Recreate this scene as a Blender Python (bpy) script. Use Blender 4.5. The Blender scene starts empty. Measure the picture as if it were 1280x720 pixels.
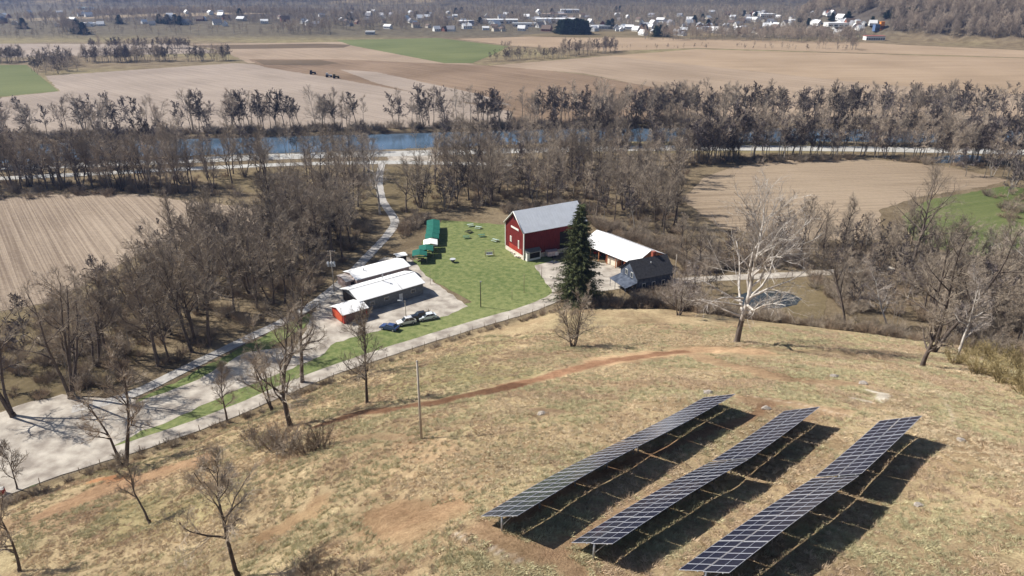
import bpy, math, random
import numpy as np
from mathutils import Vector, Matrix
random.seed(7); RNG = np.random.default_rng(7)
R = math.radians
S = bpy.context.scene; C = S.collection
H = 75.0; F = 900.0; PITCH = math.atan(390/900); SP, CP = math.sin(PITCH), math.cos(PITCH)

# ------------------------------------------------------------------ view helpers (only used to survey the place)
def ray(px, py):
    u = (px-640)/F; v = (py-360)/F
    return np.array([u, CP-v*SP, -SP-v*CP])
def G(px, py, e=0.0):
    d = ray(px, py); t = (H-e)/-d[2]
    return np.array([d[0]*t, d[1]*t])

# ------------------------------------------------------------------ terrain
CTRL = [
 (1280,620,35.5),(1280,540,28),(1200,500,26),(1153,458,17),(1060,450,18),(920,428,12.5),(800,430,10),(720,440,12),(720,500,24),(850,470,22),(1000,470,24),
 (640,450,11),(600,480,16),(527,548,26),(640,560,30),(460,503,13),(530,455,7.5),(363,533,10.5),(300,600,18.5),(420,600,24.5),(150,650,12),(0,700,11),(300,700,25),(450,700,31.5),(500,620,29),(190,655,15),
 (100,620,5),(220,580,6),(300,545,5)]
FOOT = [(-400,760),(0,627),(60,600),(150,572),(220,552),(300,519),(360,492),(420,468),(500,441),(600,410),(650,396),(700,381),(760,379),(850,379),(930,392),(1010,402),(1090,410),(1170,425),(1290,440),(1600,470)]
pts = [tuple(G(a,b,e))+(e,) for a,b,e in CTRL] + [tuple(G(a,b,0.0))+(0.0,) for a,b in FOOT]
ROWD=[((602,645),(775,552),(880,497),(39.3,42.95,44.5)),((715,678),(889,577),(980,514),(39.4,42.9,44.25)),((849,712),(1018,597),(1100,526),(37.97,41.38,42.71))]
ROWL=[]
for (a_,b_,c_,D_),ro_ in zip(ROWD,(.5,.65,.85)):
    q=[]
    for (px_,py_),dd in zip((a_,b_,c_),D_):
        d_=ray(px_,py_); t_=dd/-d_[2]; q.append(np.array([d_[0]*t_,d_[1]*t_,H-dd]))
    ROWL.append(q); sd=unit_=(q[2]-q[0])[:2]; sd=np.array([sd[1],-sd[0]])/np.hypot(*sd)
    for u_,v_ in ((q[0],q[1]),(q[1],q[2])):
        for f_ in (0,.5,.97):
            p_=u_*(1-f_)+v_*f_+(np.array([0,0,.25]) if u_ is q[0] and f_==.5 else 0)
            pts.append((p_[0],p_[1],p_[2]-ro_)); pts.append((p_[0]+sd[0]*4.6,p_[1]+sd[1]*4.6,p_[2]-ro_+.3))
pts += [(0,0,39),(0,-120,44),(70,10,43),(90,50,38),(-50,20,25),(-90,20,6),(-60,-60,27),(100,-80,44),(140,60,22),(150,0,34),(200,80,4),(-120,-40,2),(230,0,20),(0,25,39.5)]
P = np.array(pts); XY = P[:,:2]; Z = P[:,2]; n = len(P)
def tps(r2): return 0.5*r2*np.log(r2+1e-9)
K = tps(((XY[:,None]-XY[None])**2).sum(-1)) + np.diag(np.where([len(pts)-14>i>=58 for i in range(n)],6.0,50.0))
A = np.zeros((n+3,n+3)); A[:n,:n]=K; A[:n,n]=1; A[:n,n+1:]=XY; A[n,:n]=1; A[n+1:,:n]=XY.T
W = np.linalg.solve(A, np.concatenate([Z,[0,0,0]]))
FW = np.array([G(a,b) for a,b in FOOT])
FPOLY = np.vstack([[[-160,-400]],[[-160,40]],FW[1:-1],[[330,90]],[[420,-400]]])
def inside(poly, x, y):
    x = np.asarray(x,float); y = np.asarray(y,float); r = np.zeros(x.shape,bool); m=len(poly)
    for i in range(m):
        x1,y1 = poly[i]; x2,y2 = poly[(i+1)%m]
        c = ((y1>y)!=(y2>y)) & (x < (x2-x1)*(y-y1)/((y2-y1)+1e-12)+x1); r ^= c
    return r
def segdist(line, x, y, closed=False):
    x = np.asarray(x,float); y = np.asarray(y,float); d = np.full(x.shape,1e9); m=len(line)
    for i in range(m if closed else m-1):
        x1,y1 = line[i]; x2,y2 = line[(i+1)%m]; dx,dy=x2-x1,y2-y1
        t = np.clip(((x-x1)*dx+(y-y1)*dy)/(dx*dx+dy*dy+1e-9),0,1)
        d = np.minimum(d, np.hypot(x-x1-t*dx, y-y1-t*dy))
    return d
def sstep(a,b,v):
    t = np.clip((v-a)/(b-a),0,1); return t*t*(3-2*t)
RIV_T = [(-500,196),(-100,181),(230,170),(430,165),(720,157),(900,156),(1300,160),(1800,168)]
RIV_B = [(1800,186),(1300,178),(900,176),(720,177),(540,184),(430,189),(230,194),(-100,207),(-500,226)]
RIV = np.array([G(a,b) for a,b in RIV_T+RIV_B])
def vnoise(x, y, s, seed=0):
    # smooth value noise, numpy
    xs = x/s; ys = y/s; xi = np.floor(xs).astype(np.int64); yi = np.floor(ys).astype(np.int64); fx = xs-xi; fy = ys-yi
    def hsh(a,b):
        h = (a*374761393 + b*668265263 + seed*1274126177) & 0xffffffff
        h = ((h ^ (h>>13))*1274126177) & 0xffffffff
        return ((h ^ (h>>16)) & 0xffff)/65535.0
    fx = fx*fx*(3-2*fx); fy = fy*fy*(3-2*fy)
    return (hsh(xi,yi)*(1-fx)+hsh(xi+1,yi)*fx)*(1-fy)+(hsh(xi,yi+1)*(1-fx)+hsh(xi+1,yi+1)*fx)*fy
def hgt(x, y):
    x = np.atleast_1d(np.asarray(x,float)); y = np.atleast_1d(np.asarray(y,float)); z = np.zeros(x.shape)
    m = inside(FPOLY, x, y)
    if m.any():
        xs, ys = x[m], y[m]; out = np.zeros(xs.shape)
        for a in range(0, len(xs), 20000):
            xa, ya = xs[a:a+20000], ys[a:a+20000]
            k = tps((xa[:,None]-XY[:,0])**2+(ya[:,None]-XY[:,1])**2)
            out[a:a+20000] = k@W[:n] + W[n] + W[n+1]*xa + W[n+2]*ya
        d = segdist(FW, xs, ys)
        out = np.maximum(out, 0)*sstep(0, 9, d)
        dr=np.minimum.reduce([segdist([q[0][:2],q[2][:2]],xs,ys) for q in ROWL])
        out += (.25+.75*sstep(4,9,dr))*sstep(2,10,d)*(0.55*(vnoise(xs,ys,7,1)-.5)+0.30*(vnoise(xs,ys,2.3,2)-.5)+0.10*(vnoise(xs,ys,.9,3)-.5))
        z[m] = out
    # river bed
    rm = (y>250)&(y<560)
    if rm.any():
        d = segdist(RIV, x[rm], y[rm], True); ins = inside(RIV, x[rm], y[rm])
        z[rm] -= np.where(ins, 3.0*sstep(-1,5,d), 0)
    # wooded hill at the right
    hx = (x-770)/310; hy = (y-1190)/340
    q = hx*hx+hy*hy
    z += 100*np.clip(1-q,0,1)**.9
    # far hills round the valley
    f = sstep(1950, 4300, y + 260*(vnoise(x,y,900,5)-.5))
    z += f*(150+150*vnoise(x,y,1300,6)+60*vnoise(x,y,500,7))
    f2 = sstep(1500,5000,np.abs(x)+0*y)
    z += f2*(1-f)*(110+100*vnoise(x,y,1200,8))
    # low rises behind the fields, left
    z += 16*np.exp(-(((x+520)/330)**2+((y-1330)/170)**2))
    return z
def hz(x, y): return float(hgt(x, y)[0])
def T(px, py, tmin=30, tmax=6000):
    d = ray(px, py); t = np.geomspace(tmin, tmax, 500)
    g = H + d[2]*t - hgt(d[0]*t, d[1]*t)
    i = np.argmax(g<0)
    if g[i]>=0: return Vector((*G(px,py),0))
    a, b = t[max(i-1,0)], t[i]
    for _ in range(18):
        m = .5*(a+b)
        if H+d[2]*m-hz(d[0]*m,d[1]*m) < 0: b = m
        else: a = m
    return Vector((d[0]*b, d[1]*b, hz(d[0]*b,d[1]*b)))

# ------------------------------------------------------------------ mesh helpers
class MB:
    def __init__(s): s.v=[]; s.f=[]; s.m=[]; s.sm=[]
    def add(s, verts, faces, mi=0, smooth=False):
        o=len(s.v); s.v += [tuple(v) for v in verts]; s.f += [tuple(i+o for i in f) for f in faces]; s.m += [mi]*len(faces); s.sm += [smooth]*len(faces); return s
    def box(s, c, d, rz=0, mi=0, M=None):
        x,y,z=[k/2 for k in d]; V=[(-x,-y,-z),(x,-y,-z),(x,y,-z),(-x,y,-z),(-x,-y,z),(x,-y,z),(x,y,z),(-x,y,z)]
        ca,sa=math.cos(rz),math.sin(rz); out=[]
        for a,b,e in V:
            p=Vector((a*ca-b*sa+c[0], a*sa+b*ca+c[1], e+c[2])); out.append(M@p if M else p)
        return s.add(out,[(0,3,2,1),(4,5,6,7),(0,1,5,4),(1,2,6,5),(2,3,7,6),(3,0,4,7)],mi)
    def hexa(s, b, t, mi=0):   # 4 bottom, 4 top points
        return s.add(list(b)+list(t),[(0,3,2,1),(4,5,6,7),(0,1,5,4),(1,2,6,5),(2,3,7,6),(3,0,4,7)],mi)
    def tube(s, p0, p1, r0, r1=None, n=8, mi=0, caps=True):
        r1 = r0 if r1 is None else r1; p0=Vector(p0); p1=Vector(p1); a=(p1-p0).normalized()
        u=a.orthogonal().normalized(); w=a.cross(u); V=[];
        for p,r in((p0,r0),(p1,r1)):
            for k in range(n):
                t=2*math.pi*k/n; V.append(p+u*(r*math.cos(t))+w*(r*math.sin(t)))
        Fc=[(k,(k+1)%n,n+(k+1)%n,n+k) for k in range(n)]
        s.add(V,Fc,mi,True)
        if caps: s.f += [tuple(len(s.v)-2*n+k for k in range(n))[::-1], tuple(len(s.v)-n+k for k in range(n))]; s.m+=[mi,mi]; s.sm+=[False,False]
        return s
    def prism(s, prof, y0, y1, M, mi=0):  # profile in local xz extruded along y through matrix M
        k=len(prof); V=[M@Vector((a,y0,b)) for a,b in prof]+[M@Vector((a,y1,b)) for a,b in prof]
        return s.add(V,[tuple(range(k)),tuple(range(2*k-1,k-1,-1))]+[(i,i+k,(i+1)%k+k,(i+1)%k) for i in range(k)],mi)
    def mesh(s, name, mats):
        me=bpy.data.meshes.new(name); me.from_pydata([tuple(v) for v in s.v],[],s.f)
        for m in (mats if isinstance(mats,(list,tuple)) else [mats]): me.materials.append(m)
        me.polygons.foreach_set('material_index',s.m); me.polygons.foreach_set('use_smooth',s.sm); me.update(); return me
    def build(s, name, mats, parent=None):
        o=bpy.data.objects.new(name, s.mesh(name,mats)); C.objects.link(o)
        if parent: o.parent=parent
        return o
def np_mesh(name, V, tris, quads, mats, mt=None, mq=None, smooth=False):
    me=bpy.data.meshes.new(name); V=np.asarray(V,np.float32); me.vertices.add(len(V)); me.vertices.foreach_set('co',V.ravel())
    nt,nq=len(tris),len(quads); loops=np.concatenate([np.asarray(tris,np.int32).ravel(),np.asarray(quads,np.int32).ravel()]) if nt+nq else np.zeros(0,np.int32)
    me.loops.add(len(loops)); me.loops.foreach_set('vertex_index',loops)
    st=np.concatenate([np.arange(nt)*3, nt*3+np.arange(nq)*4]).astype(np.int32); me.polygons.add(nt+nq); me.polygons.foreach_set('loop_start',st)
    mi=np.concatenate([np.zeros(nt,np.int32) if mt is None else mt, np.zeros(nq,np.int32) if mq is None else mq]).astype(np.int32)
    for m in mats: me.materials.append(m)
    me.polygons.foreach_set('material_index',mi); me.polygons.foreach_set('use_smooth',np.full(nt+nq,smooth)); me.update(calc_edges=True); me.validate(); return me
def tag(o, label=None, cat=None, group=None, kind=None):
    if label: o['label']=label
    if cat: o['category']=cat
    if group: o['group']=group
    if kind: o['kind']=kind
    return o
def empty(name, loc, rz=0, label=None, cat=None, group=None):
    o=bpy.data.objects.new(name,None); C.objects.link(o); o.location=loc; o.rotation_euler=(0,0,rz); o.empty_display_size=.2
    return tag(o,label,cat,group)
def copy_tree(o, kids, parent=None):
    c=o.copy(); C.objects.link(c)
    if parent: c.parent=parent
    for ch,sub in kids: copy_tree(ch,sub,c)
    return c
def kidmap(o, allo): return [(ch,kidmap(ch,allo)) for ch in allo if ch.parent==o]

# ------------------------------------------------------------------ materials
def mat(name, col, rough=.8, spec=.3, metal=0, var=.12, scale=2.0, col2=None, bump=0, bscale=None, coords='Object', perobj=0, stretch=None):
    m=bpy.data.materials.new(name); m.use_nodes=True; nt=m.node_tree; N=nt.nodes; L=nt.links; b=N['Principled BSDF']
    b.inputs['Roughness'].default_value=rough; b.inputs['Metallic'].default_value=metal; b.inputs['Specular IOR Level'].default_value=spec
    tc=N.new('ShaderNodeTexCoord'); src=tc.outputs[coords]
    if stretch:
        mp=N.new('ShaderNodeMapping'); mp.inputs['Scale'].default_value=stretch; L.new(src,mp.inputs[0]); src=mp.outputs[0]
    nz=N.new('ShaderNodeTexNoise'); nz.inputs['Scale'].default_value=scale; nz.inputs['Detail'].default_value=6; L.new(src,nz.inputs['Vector'])
    rp=N.new('ShaderNodeValToRGB'); rp.color_ramp.elements[0].position=.35; rp.color_ramp.elements[1].position=.65
    c2=col2 or tuple(min(1,k*(1+var)) for k in col); c1=col if col2 else tuple(k*(1-var) for k in col)
    rp.color_ramp.elements[0].color=(*c1,1); rp.color_ramp.elements[1].color=(*c2,1); L.new(nz.outputs[0],rp.inputs[0]); out=rp.outputs[0]
    if perobj:
        oi=N.new('ShaderNodeObjectInfo'); hs=N.new('ShaderNodeHueSaturation'); mr=N.new('ShaderNodeMapRange'); mr.inputs[3].default_value=1-perobj; mr.inputs[4].default_value=1+perobj
        L.new(oi.outputs['Random'],mr.inputs[0]); L.new(mr.outputs[0],hs.inputs['Value']); L.new(out,hs.inputs['Color']); out=hs.outputs[0]
    L.new(out,b.inputs['Base Color'])
    if bump:
        bp=N.new('ShaderNodeBump'); bp.inputs['Strength'].default_value=bump; bp.inputs['Distance'].default_value=.1
        n2=N.new('ShaderNodeTexNoise'); n2.inputs['Scale'].default_value=bscale or scale*4; n2.inputs['Detail'].default_value=5; L.new(src,n2.inputs['Vector']); L.new(n2.outputs[0],bp.inputs['Height']); L.new(bp.outputs[0],b.inputs['Normal'])
    return m
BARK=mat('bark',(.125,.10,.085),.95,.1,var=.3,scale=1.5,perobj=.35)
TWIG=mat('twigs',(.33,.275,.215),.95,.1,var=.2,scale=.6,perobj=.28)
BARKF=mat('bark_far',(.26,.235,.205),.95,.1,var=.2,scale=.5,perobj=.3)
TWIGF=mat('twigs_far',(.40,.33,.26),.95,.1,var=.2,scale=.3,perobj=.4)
TWIGV=mat('twigs_distant',(.12,.10,.095),.95,.1,var=.2,scale=.3,perobj=.4)  # darker twig copy for far trees, shadows among the crowns put into the colour
WBARK=mat('sycamore_bark',(.64,.60,.55),.8,.2,col2=(.30,.26,.22),scale=1.0)
WTWIG=mat('sycamore_twigs',(.38,.33,.29),.9,.1,var=.25,scale=.7)
BRUSH=mat('brush_twigs',(.28,.215,.155),.95,.1,var=.25,scale=.5,perobj=.4)
OLIVE=mat('olive_brush',(.30,.24,.12),.95,.1,var=.3,scale=.4,perobj=.3)
NEEDLE=mat('needles',(.04,.055,.022),.85,.2,col2=(.12,.135,.055),scale=1.2)
NEEDLEF=mat('needles_far',(.018,.034,.022),.9,.1,col2=(.035,.06,.035),scale=.2,perobj=.25)
WHITEM=mat('white_metal_roof',(.80,.80,.80),.55,.3,var=.015,scale=.6)
BLUEM=mat('pale_metal_roof',(.80,.82,.84),.5,.4,var=.05,scale=.5)
RED=mat('red_barn_boards',(.14,.016,.014),.8,.2,var=.3,scale=1.5,stretch=(3,3,.4))
REDB=mat('red_siding',(.34,.045,.03),.7,.2,var=.15,scale=1)
DKWOOD=mat('dark_interior',(.02,.017,.015),.9,.1)
STONE=mat('pale_stone',(.62,.56,.48),.9,.2,var=.2,scale=2,bump=.4)
TRIM=mat('white_trim',(.75,.74,.70),.6,.3,var=.05)
BLOCK=mat('grey_block',(.16,.17,.18),.85,.2,var=.15,scale=1.5)
PINKW=mat('pinkish_siding',(.45,.34,.31),.85,.2,var=.15,scale=1)
DKROOF=mat('dark_shingle',(.05,.05,.055),.9,.15,var=.2,scale=2)
GREYROOF=mat('grey_shingle',(.13,.13,.125),.9,.15,var=.15,scale=2)
NAVY=mat('blue_grey_siding',(.035,.045,.07),.7,.3,col2=(.10,.12,.16),scale=.9)
BRICK=mat('red_brick',(.30,.08,.05),.9,.1,var=.2,scale=4)
GLASS=mat('window_glass',(.03,.04,.05),.08,.6,var=.1)
GREENC=mat('green_canopy',(.015,.12,.09),.7,.2,var=.15,scale=1)
WHITEC=mat('white_canopy',(.78,.78,.76),.7,.2,var=.04,scale=1)
METAL=mat('galvanised_steel',(.42,.43,.44),.45,.5,metal=.6,var=.08)
ALU=mat('aluminium_frame',(.55,.56,.6),.45,.5,metal=.3,var=.05)
RUST=mat('weathered_wood',(.26,.20,.15),.9,.15,var=.25,scale=3,stretch=(1,1,.2))
PALEW=mat('pale_weathered_wood',(.42,.37,.31),.9,.15,var=.2,scale=3,stretch=(1,1,.2))
PINE=mat('orange_wood',(.45,.19,.09),.8,.2,var=.2,scale=2)
CREAM=mat('cream_paint',(.75,.66,.54),.6,.3,var=.06)
BLACKM=mat('black_rubber',(.015,.015,.016),.7,.3)
SILV=mat('grey_enamel',(.5,.52,.54),.4,.5,var=.05)
TABLEG=mat('green_paint',(.10,.22,.15),.7,.3,var=.2)
PALEG=mat('pale_green_paint',(.42,.52,.45),.7,.3,var=.15)
ROCK=mat('rock',(.34,.30,.26),.9,.2,var=.25,scale=3,bump=.5)
ORANGE=mat('orange_paint',(.7,.25,.03),.5,.4)
def carpaint(nm,c): 
    m=mat(nm,c,.22,.6,var=.03); m.node_tree.nodes['Principled BSDF'].inputs['Coat Weight'].default_value=.6; return m

# solar cell material: dark blue cells with thin grid
def cell_mat():
    m=bpy.data.materials.new('solar_cells'); m.use_nodes=True; nt=m.node_tree; N=nt.nodes; L=nt.links; b=N['Principled BSDF']
    tc=N.new('ShaderNodeTexCoord'); br=N.new('ShaderNodeTexBrick'); br.offset=0; br.inputs['Scale'].default_value=1
    br.inputs['Brick Width'].default_value=.172; br.inputs['Row Height'].default_value=.087; br.inputs['Mortar Size'].default_value=.0022; br.inputs['Mortar Smooth'].default_value=0
    br.inputs['Color1'].default_value=(.010,.012,.026,1); br.inputs['Color2'].default_value=(.013,.015,.032,1); br.inputs['Mortar'].default_value=(.09,.10,.14,1)
    L.new(tc.outputs['Object'],br.inputs['Vector']); L.new(br.outputs['Color'],b.inputs['Base Color'])
    b.inputs['Roughness'].default_value=.14; b.inputs['Specular IOR Level'].default_value=.5
    return m
CELL=cell_mat()

def ground_mat():
    m=bpy.data.materials.new('ground'); m.use_nodes=True; nt=m.node_tree; N=nt.nodes; L=nt.links; b=N['Principled BSDF']; b.inputs['Roughness'].default_value=.95; b.inputs['Specular IOR Level'].default_value=.1
    at=N.new('ShaderNodeAttribute'); at.attribute_name='soil'; tc=N.new('ShaderNodeTexCoord')
    def noise(s,d=6,r=.6):
        k=N.new('ShaderNodeTexNoise'); k.inputs['Scale'].default_value=s; k.inputs['Detail'].default_value=d; k.inputs['Roughness'].default_value=r; L.new(tc.outputs['Object'],k.inputs['Vector']); return k
    def mix(a,bb,f,mode='MIX'):
        k=N.new('ShaderNodeMix'); k.data_type='RGBA'; k.blend_type=mode
        for i,s in ((6,a),(7,bb)):
            if isinstance(s,tuple): k.inputs[i].default_value=(*s,1)
            else: L.new(s,k.inputs[i])
        if isinstance(f,float): k.inputs[0].default_value=f
        else: L.new(f,k.inputs[0])
        return k.outputs[2]
    def ramp(s,a,bb):
        k=N.new('ShaderNodeValToRGB'); k.color_ramp.elements[0].position=a; k.color_ramp.elements[1].position=bb; L.new(s,k.inputs[0]); return k.outputs[0]
    n1=noise(.09,8); n2=noise(.9,8,.7); n3=noise(4.5,5,.75)
    v=mix((.72,.70,.66),(1.22,1.24,1.2),ramp(n1.outputs[0],.36,.64)); c=mix(at.outputs['Color'],v,1.0,'MULTIPLY')
    v2=mix((.74,.70,.66),(1.22,1.22,1.2),ramp(n2.outputs[0],.32,.68)); c=mix(c,v2,1.0,'MULTIPLY')
    v3=mix((.70,.66,.62),(1.3,1.3,1.28),ramp(n3.outputs[0],.35,.65)); c=mix(c,v3,.8,'MULTIPLY')
    L.new(c,b.inputs['Base Color'])
    bp=N.new('ShaderNodeBump'); bp.inputs['Strength'].default_value=.8; bp.inputs['Distance'].default_value=.25; L.new(n3.outputs[0],bp.inputs['Height'])
    bp2=N.new('ShaderNodeBump'); bp2.inputs['Strength'].default_value=.6; bp2.inputs['Distance'].default_value=.6; L.new(n2.outputs[0],bp2.inputs['Height']); L.new(bp.outputs[0],bp2.inputs['Normal']); L.new(bp2.outputs[0],b.inputs['Normal'])
    return m
def field_mat(name, c1, c2, ang, period, wob=6, dark=None, sharp=.5, st=.03):
    m=bpy.data.materials.new(name); m.use_nodes=True; nt=m.node_tree; N=nt.nodes; L=nt.links; b=N['Principled BSDF']; b.inputs['Roughness'].default_value=.95; b.inputs['Specular IOR Level'].default_value=.1
    tc=N.new('ShaderNodeTexCoord'); mp=N.new('ShaderNodeMapping'); mp.inputs['Rotation'].default_value=(0,0,ang); L.new(tc.outputs['Object'],mp.inputs[0])
    sc=N.new('ShaderNodeMapping'); sc.inputs['Scale'].default_value=(1/period,st/period,1); L.new(mp.outputs[0],sc.inputs[0])
    nz=N.new('ShaderNodeTexNoise'); nz.inputs['Scale'].default_value=1; nz.inputs['Detail'].default_value=4; nz.inputs['Roughness'].default_value=.7; L.new(sc.outputs[0],nz.inputs['Vector'])
    nb=N.new('ShaderNodeTexNoise'); nb.inputs['Scale'].default_value=.012; nb.inputs['Detail'].default_value=6; L.new(tc.outputs['Object'],nb.inputs['Vector'])
    nf=N.new('ShaderNodeTexNoise'); nf.inputs['Scale'].default_value=.7; nf.inputs['Detail'].default_value=6; nf.inputs['Roughness'].default_value=.75; L.new(tc.outputs['Object'],nf.inputs['Vector'])
    ad=N.new('ShaderNodeMath'); ad.operation='MULTIPLY_ADD'; ad.inputs[1].default_value=sharp; L.new(nz.outputs[0],ad.inputs[0])
    a2=N.new('ShaderNodeMath'); a2.operation='MULTIPLY_ADD'; a2.inputs[1].default_value=.45; L.new(nb.outputs[0],a2.inputs[0]); a3=N.new('ShaderNodeMath'); a3.operation='MULTIPLY'; a3.inputs[1].default_value=.35; L.new(nf.outputs[0],a3.inputs[0])
    L.new(a3.outputs[0],a2.inputs[2]); L.new(a2.outputs[0],ad.inputs[2])
    rp=N.new('ShaderNodeValToRGB'); rp.color_ramp.elements[0].position=(sharp+.8)*.5-.1*(sharp+.5); rp.color_ramp.elements[1].position=(sharp+.8)*.5+.1*(sharp+.5); rp.color_ramp.elements[0].color=(*c1,1); rp.color_ramp.elements[1].color=(*c2,1)
    L.new(ad.outputs[0],rp.inputs[0]); L.new(rp.outputs[0],b.inputs['Base Color'])
    bp=N.new('ShaderNodeBump'); bp.inputs['Strength'].default_value=.5; bp.inputs['Distance'].default_value=.3; L.new(ad.outputs[0],bp.inputs['Height']); L.new(bp.outputs[0],b.inputs['Normal'])
    return m
GRAVEL=mat('pale_gravel',(.27,.235,.20),.95,.1,col2=(.50,.455,.39),scale=.35,bump=.5,bscale=6)
ROADM=mat('pale_road',(.33,.31,.29),.9,.2,col2=(.44,.42,.39),scale=.8,bump=.3,bscale=6)
HWY=mat('highway_concrete',(.36,.35,.33),.9,.2,col2=(.47,.46,.43),scale=.08)
LAWN=field_mat('lawn_grass',(.10,.135,.045),(.225,.24,.10),.4,1.6,sharp=.5,st=1)
def water_mat():
    m=mat('water',(.075,.12,.175),.12,.5,var=.2,scale=.05,bump=.15,bscale=.8); return m
WATER=water_mat(); PONDW=mat('pond_water',(.03,.04,.045),.14,.5,var=.3,scale=.3,bump=.2,bscale=1.5)

# ------------------------------------------------------------------ terrain sheet
def pl(*a): return np.array([tuple(T(*q))[:2] for q in a])
def flat(*a): return np.array([G(*q) for q in a])
def spaced(lo, hi, step, out_lo, out_hi, g):
    a=list(np.arange(lo,hi+1e-6,step)); s=step
    while a[-1]<out_hi: s*=g; a.append(a[-1]+s)
    s=step
    while a[0]>out_lo: s*=g; a.insert(0,a[0]-s)
    return a
gx=np.array(spaced(-75,85,.5,-9000,9000,1.07))
gy=list(np.arange(30,135,.5))+list(np.arange(135,450,2.2)); s=2.2
while gy[-1]<14000: s*=1.045; gy.append(gy[-1]+s)
s=.5
while gy[0]>-1500: s*=1.25; gy.insert(0,gy[0]-s)
gy=np.array(gy); GX,GY=np.meshgrid(gx,gy); fx,fy=GX.ravel(),GY.ravel(); fz=hgt(fx,fy)
nx,ny=len(gx),len(gy); I=np.arange(nx*ny).reshape(ny,nx); quads=np.stack([I[:-1,:-1],I[:-1,1:],I[1:,1:],I[1:,:-1]],-1).reshape(-1,4)
gme=np_mesh('ground',np.stack([fx,fy,fz],1),np.zeros((0,3)),quads,[ground_mat()],smooth=True)
col=np.empty((len(fx),3)); straw=np.array([.40,.315,.205]); col[:]=(.20,.16,.11)      # leaf litter default
def blend(mask, c): 
    global col
    col[:] = col*(1-mask[:,None])+np.array(c)*mask[:,None]
ins=inside(FPOLY,fx,fy); dF=segdist(FW,fx,fy)
hm=np.where(ins,sstep(1,6,dF+3*vnoise(fx,fy,3,11)),0); blend(hm,straw)
near=ins&(fy<200)
def soft(line, w, seed=0, ns=3.0, amp=.7):
    d=segdist(line,fx,fy)+amp*w*(vnoise(fx,fy,ns,seed)-.5)+.5*amp*w*(vnoise(fx,fy,ns*.35,seed+50)-.5); return (1-sstep(w*.45,w*1.05,d))
# greener patches, browner patches on the hill
blend(hm*.35*sstep(.5,.75,vnoise(fx,fy,16,21)),(.35,.315,.19))
blend(hm*.4*sstep(.48,.8,vnoise(fx,fy,6,22)),(.34,.24,.155))
blend(hm*.4*sstep(.5,.75,vnoise(fx,fy,2.2,23)),(.28,.20,.13))
blend(hm*.5*sstep(.6,.8,vnoise(fx,fy,1.2,24)),(.42,.35,.22))
DL=[]; DIRT=(.36,.235,.155); REDD=(.29,.165,.105); PALE=(.52,.40,.28)
for line,w,c,a,sd in [
  (pl((760,452),(820,443),(880,438),(940,440)),4.6,(.52,.36,.235),.95,31),
  (pl((850,440),(900,455),(960,470),(1010,478),(1070,480)),2.6,DIRT,.6,32),
  (pl((640,482),(700,466),(760,452),(850,440)),2.6,REDD,.95,33),
  (pl((400,532),(450,516),(500,510),(560,500),(640,482)),2.2,(.15,.08,.05),.95,34),
  (pl((640,650),(720,605),(800,572),(880,540),(940,522),(960,505)),1.0,REDD,.7,35),
  (pl((690,690),(760,650),(860,600),(950,560),(1010,520)),.9,DIRT,.65,36),
  (pl((600,660),(650,690),(700,700),(720,715)),1.6,DIRT,.65,37),
  (pl((530,555),(560,570),(600,600),(540,640),(500,640)),3.4,DIRT,.4,38),
  (pl((480,640),(520,660),(560,640)),3.2,(.28,.17,.10),.5,39),
  (pl((930,500),(990,505),(1050,515)),2.0,DIRT,.65,40),
  (pl((60,640),(130,612),(200,590),(250,575)),4.5,(.27,.16,.10),.75,41),
  (pl((120,600),(150,597)),1.5,(.42,.20,.10),.8,42),
  (pl((0,660),(60,650),(130,640)),5,(.26,.17,.11),.6,43),
  (pl((340,665),(390,640),(400,625)),2.2,(.30,.19,.11),.6,44),
  (pl((960,436),(1040,440),(1110,455)),3.0,(.25,.18,.115),.55,45),
  (pl((1150,560),(1200,580),(1240,560)),3.0,(.30,.20,.12),.35,46),
  (pl((1085,488),(1105,492),(1100,500)),.9,(.75,.70,.64),.8,47),
  (pl((1065,497),(1090,503)),.5,(.7,.64,.58),.7,48),
  (pl((1140,456),(1180,495),(1200,545)),.28,(.60,.52,.42),.55,49),
  (pl((915,492),(1000,505),(1095,528),(1180,540)),.22,(.62,.52,.42),.6,51),
  (pl((570,668),(600,680),(650,702)),.2,(.66,.6,.55),.7,52),
  (pl((440,548),(470,545),(510,548)),1.6,(.22,.15,.10),.5,53),
  (pl((670,512),(700,515)),1.5,(.27,.18,.13),.6,54)]:
    blend(hm*a*soft(line,w,sd,max(1.2,w)),c)
    if a>=.5 and w<5 and w>.3: DL.append((line,w*(1.3 if a>.8 else .8)))
blend(hm*.35*soft(pl((180,660),(220,650),(260,640),(150,640)),5,61),(.16,.17,.06))
blend(hm*.5*soft(pl((620,430),(560,455),(640,470),(500,480)),6,62),(.25,.24,.11))
# valley floor colours
out=~ins
blend(np.where(out&(fy>330)&(fy<1900),.8,0.)*sstep(.35,.65,vnoise(fx,fy,90,12)),(.24,.21,.12))
blend(np.where(fy>900,1,0.)*sstep(950,1060,fy)*.9,(.12,.105,.08))
rv=np.where((fz<-.15)&(fy<600),1,0.); blend(rv,(.07,.055,.045))
hillm=sstep(4,14,np.where((fy>700),fz,0)); blend(hillm,(.085,.075,.07))
for a,sd in(((.34,.27,.17),13),): blend(hillm*(fy>1900)*sstep(.74,.78,vnoise(fx,fy,420,sd)),a)
blend((np.exp(-(((fx+650)/260)**2+((fy-1380)/130)**2))>.45)*.8*(fy>1240),(.36,.29,.21))
ca=gme.color_attributes.new('soil','FLOAT_COLOR','POINT'); buf=np.ones((len(fx),4),np.float32); buf[:,:3]=col; ca.data.foreach_set('color',buf.ravel())
ground=bpy.data.objects.new('ground',gme); C.objects.link(ground); tag(ground,kind='structure')

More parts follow.
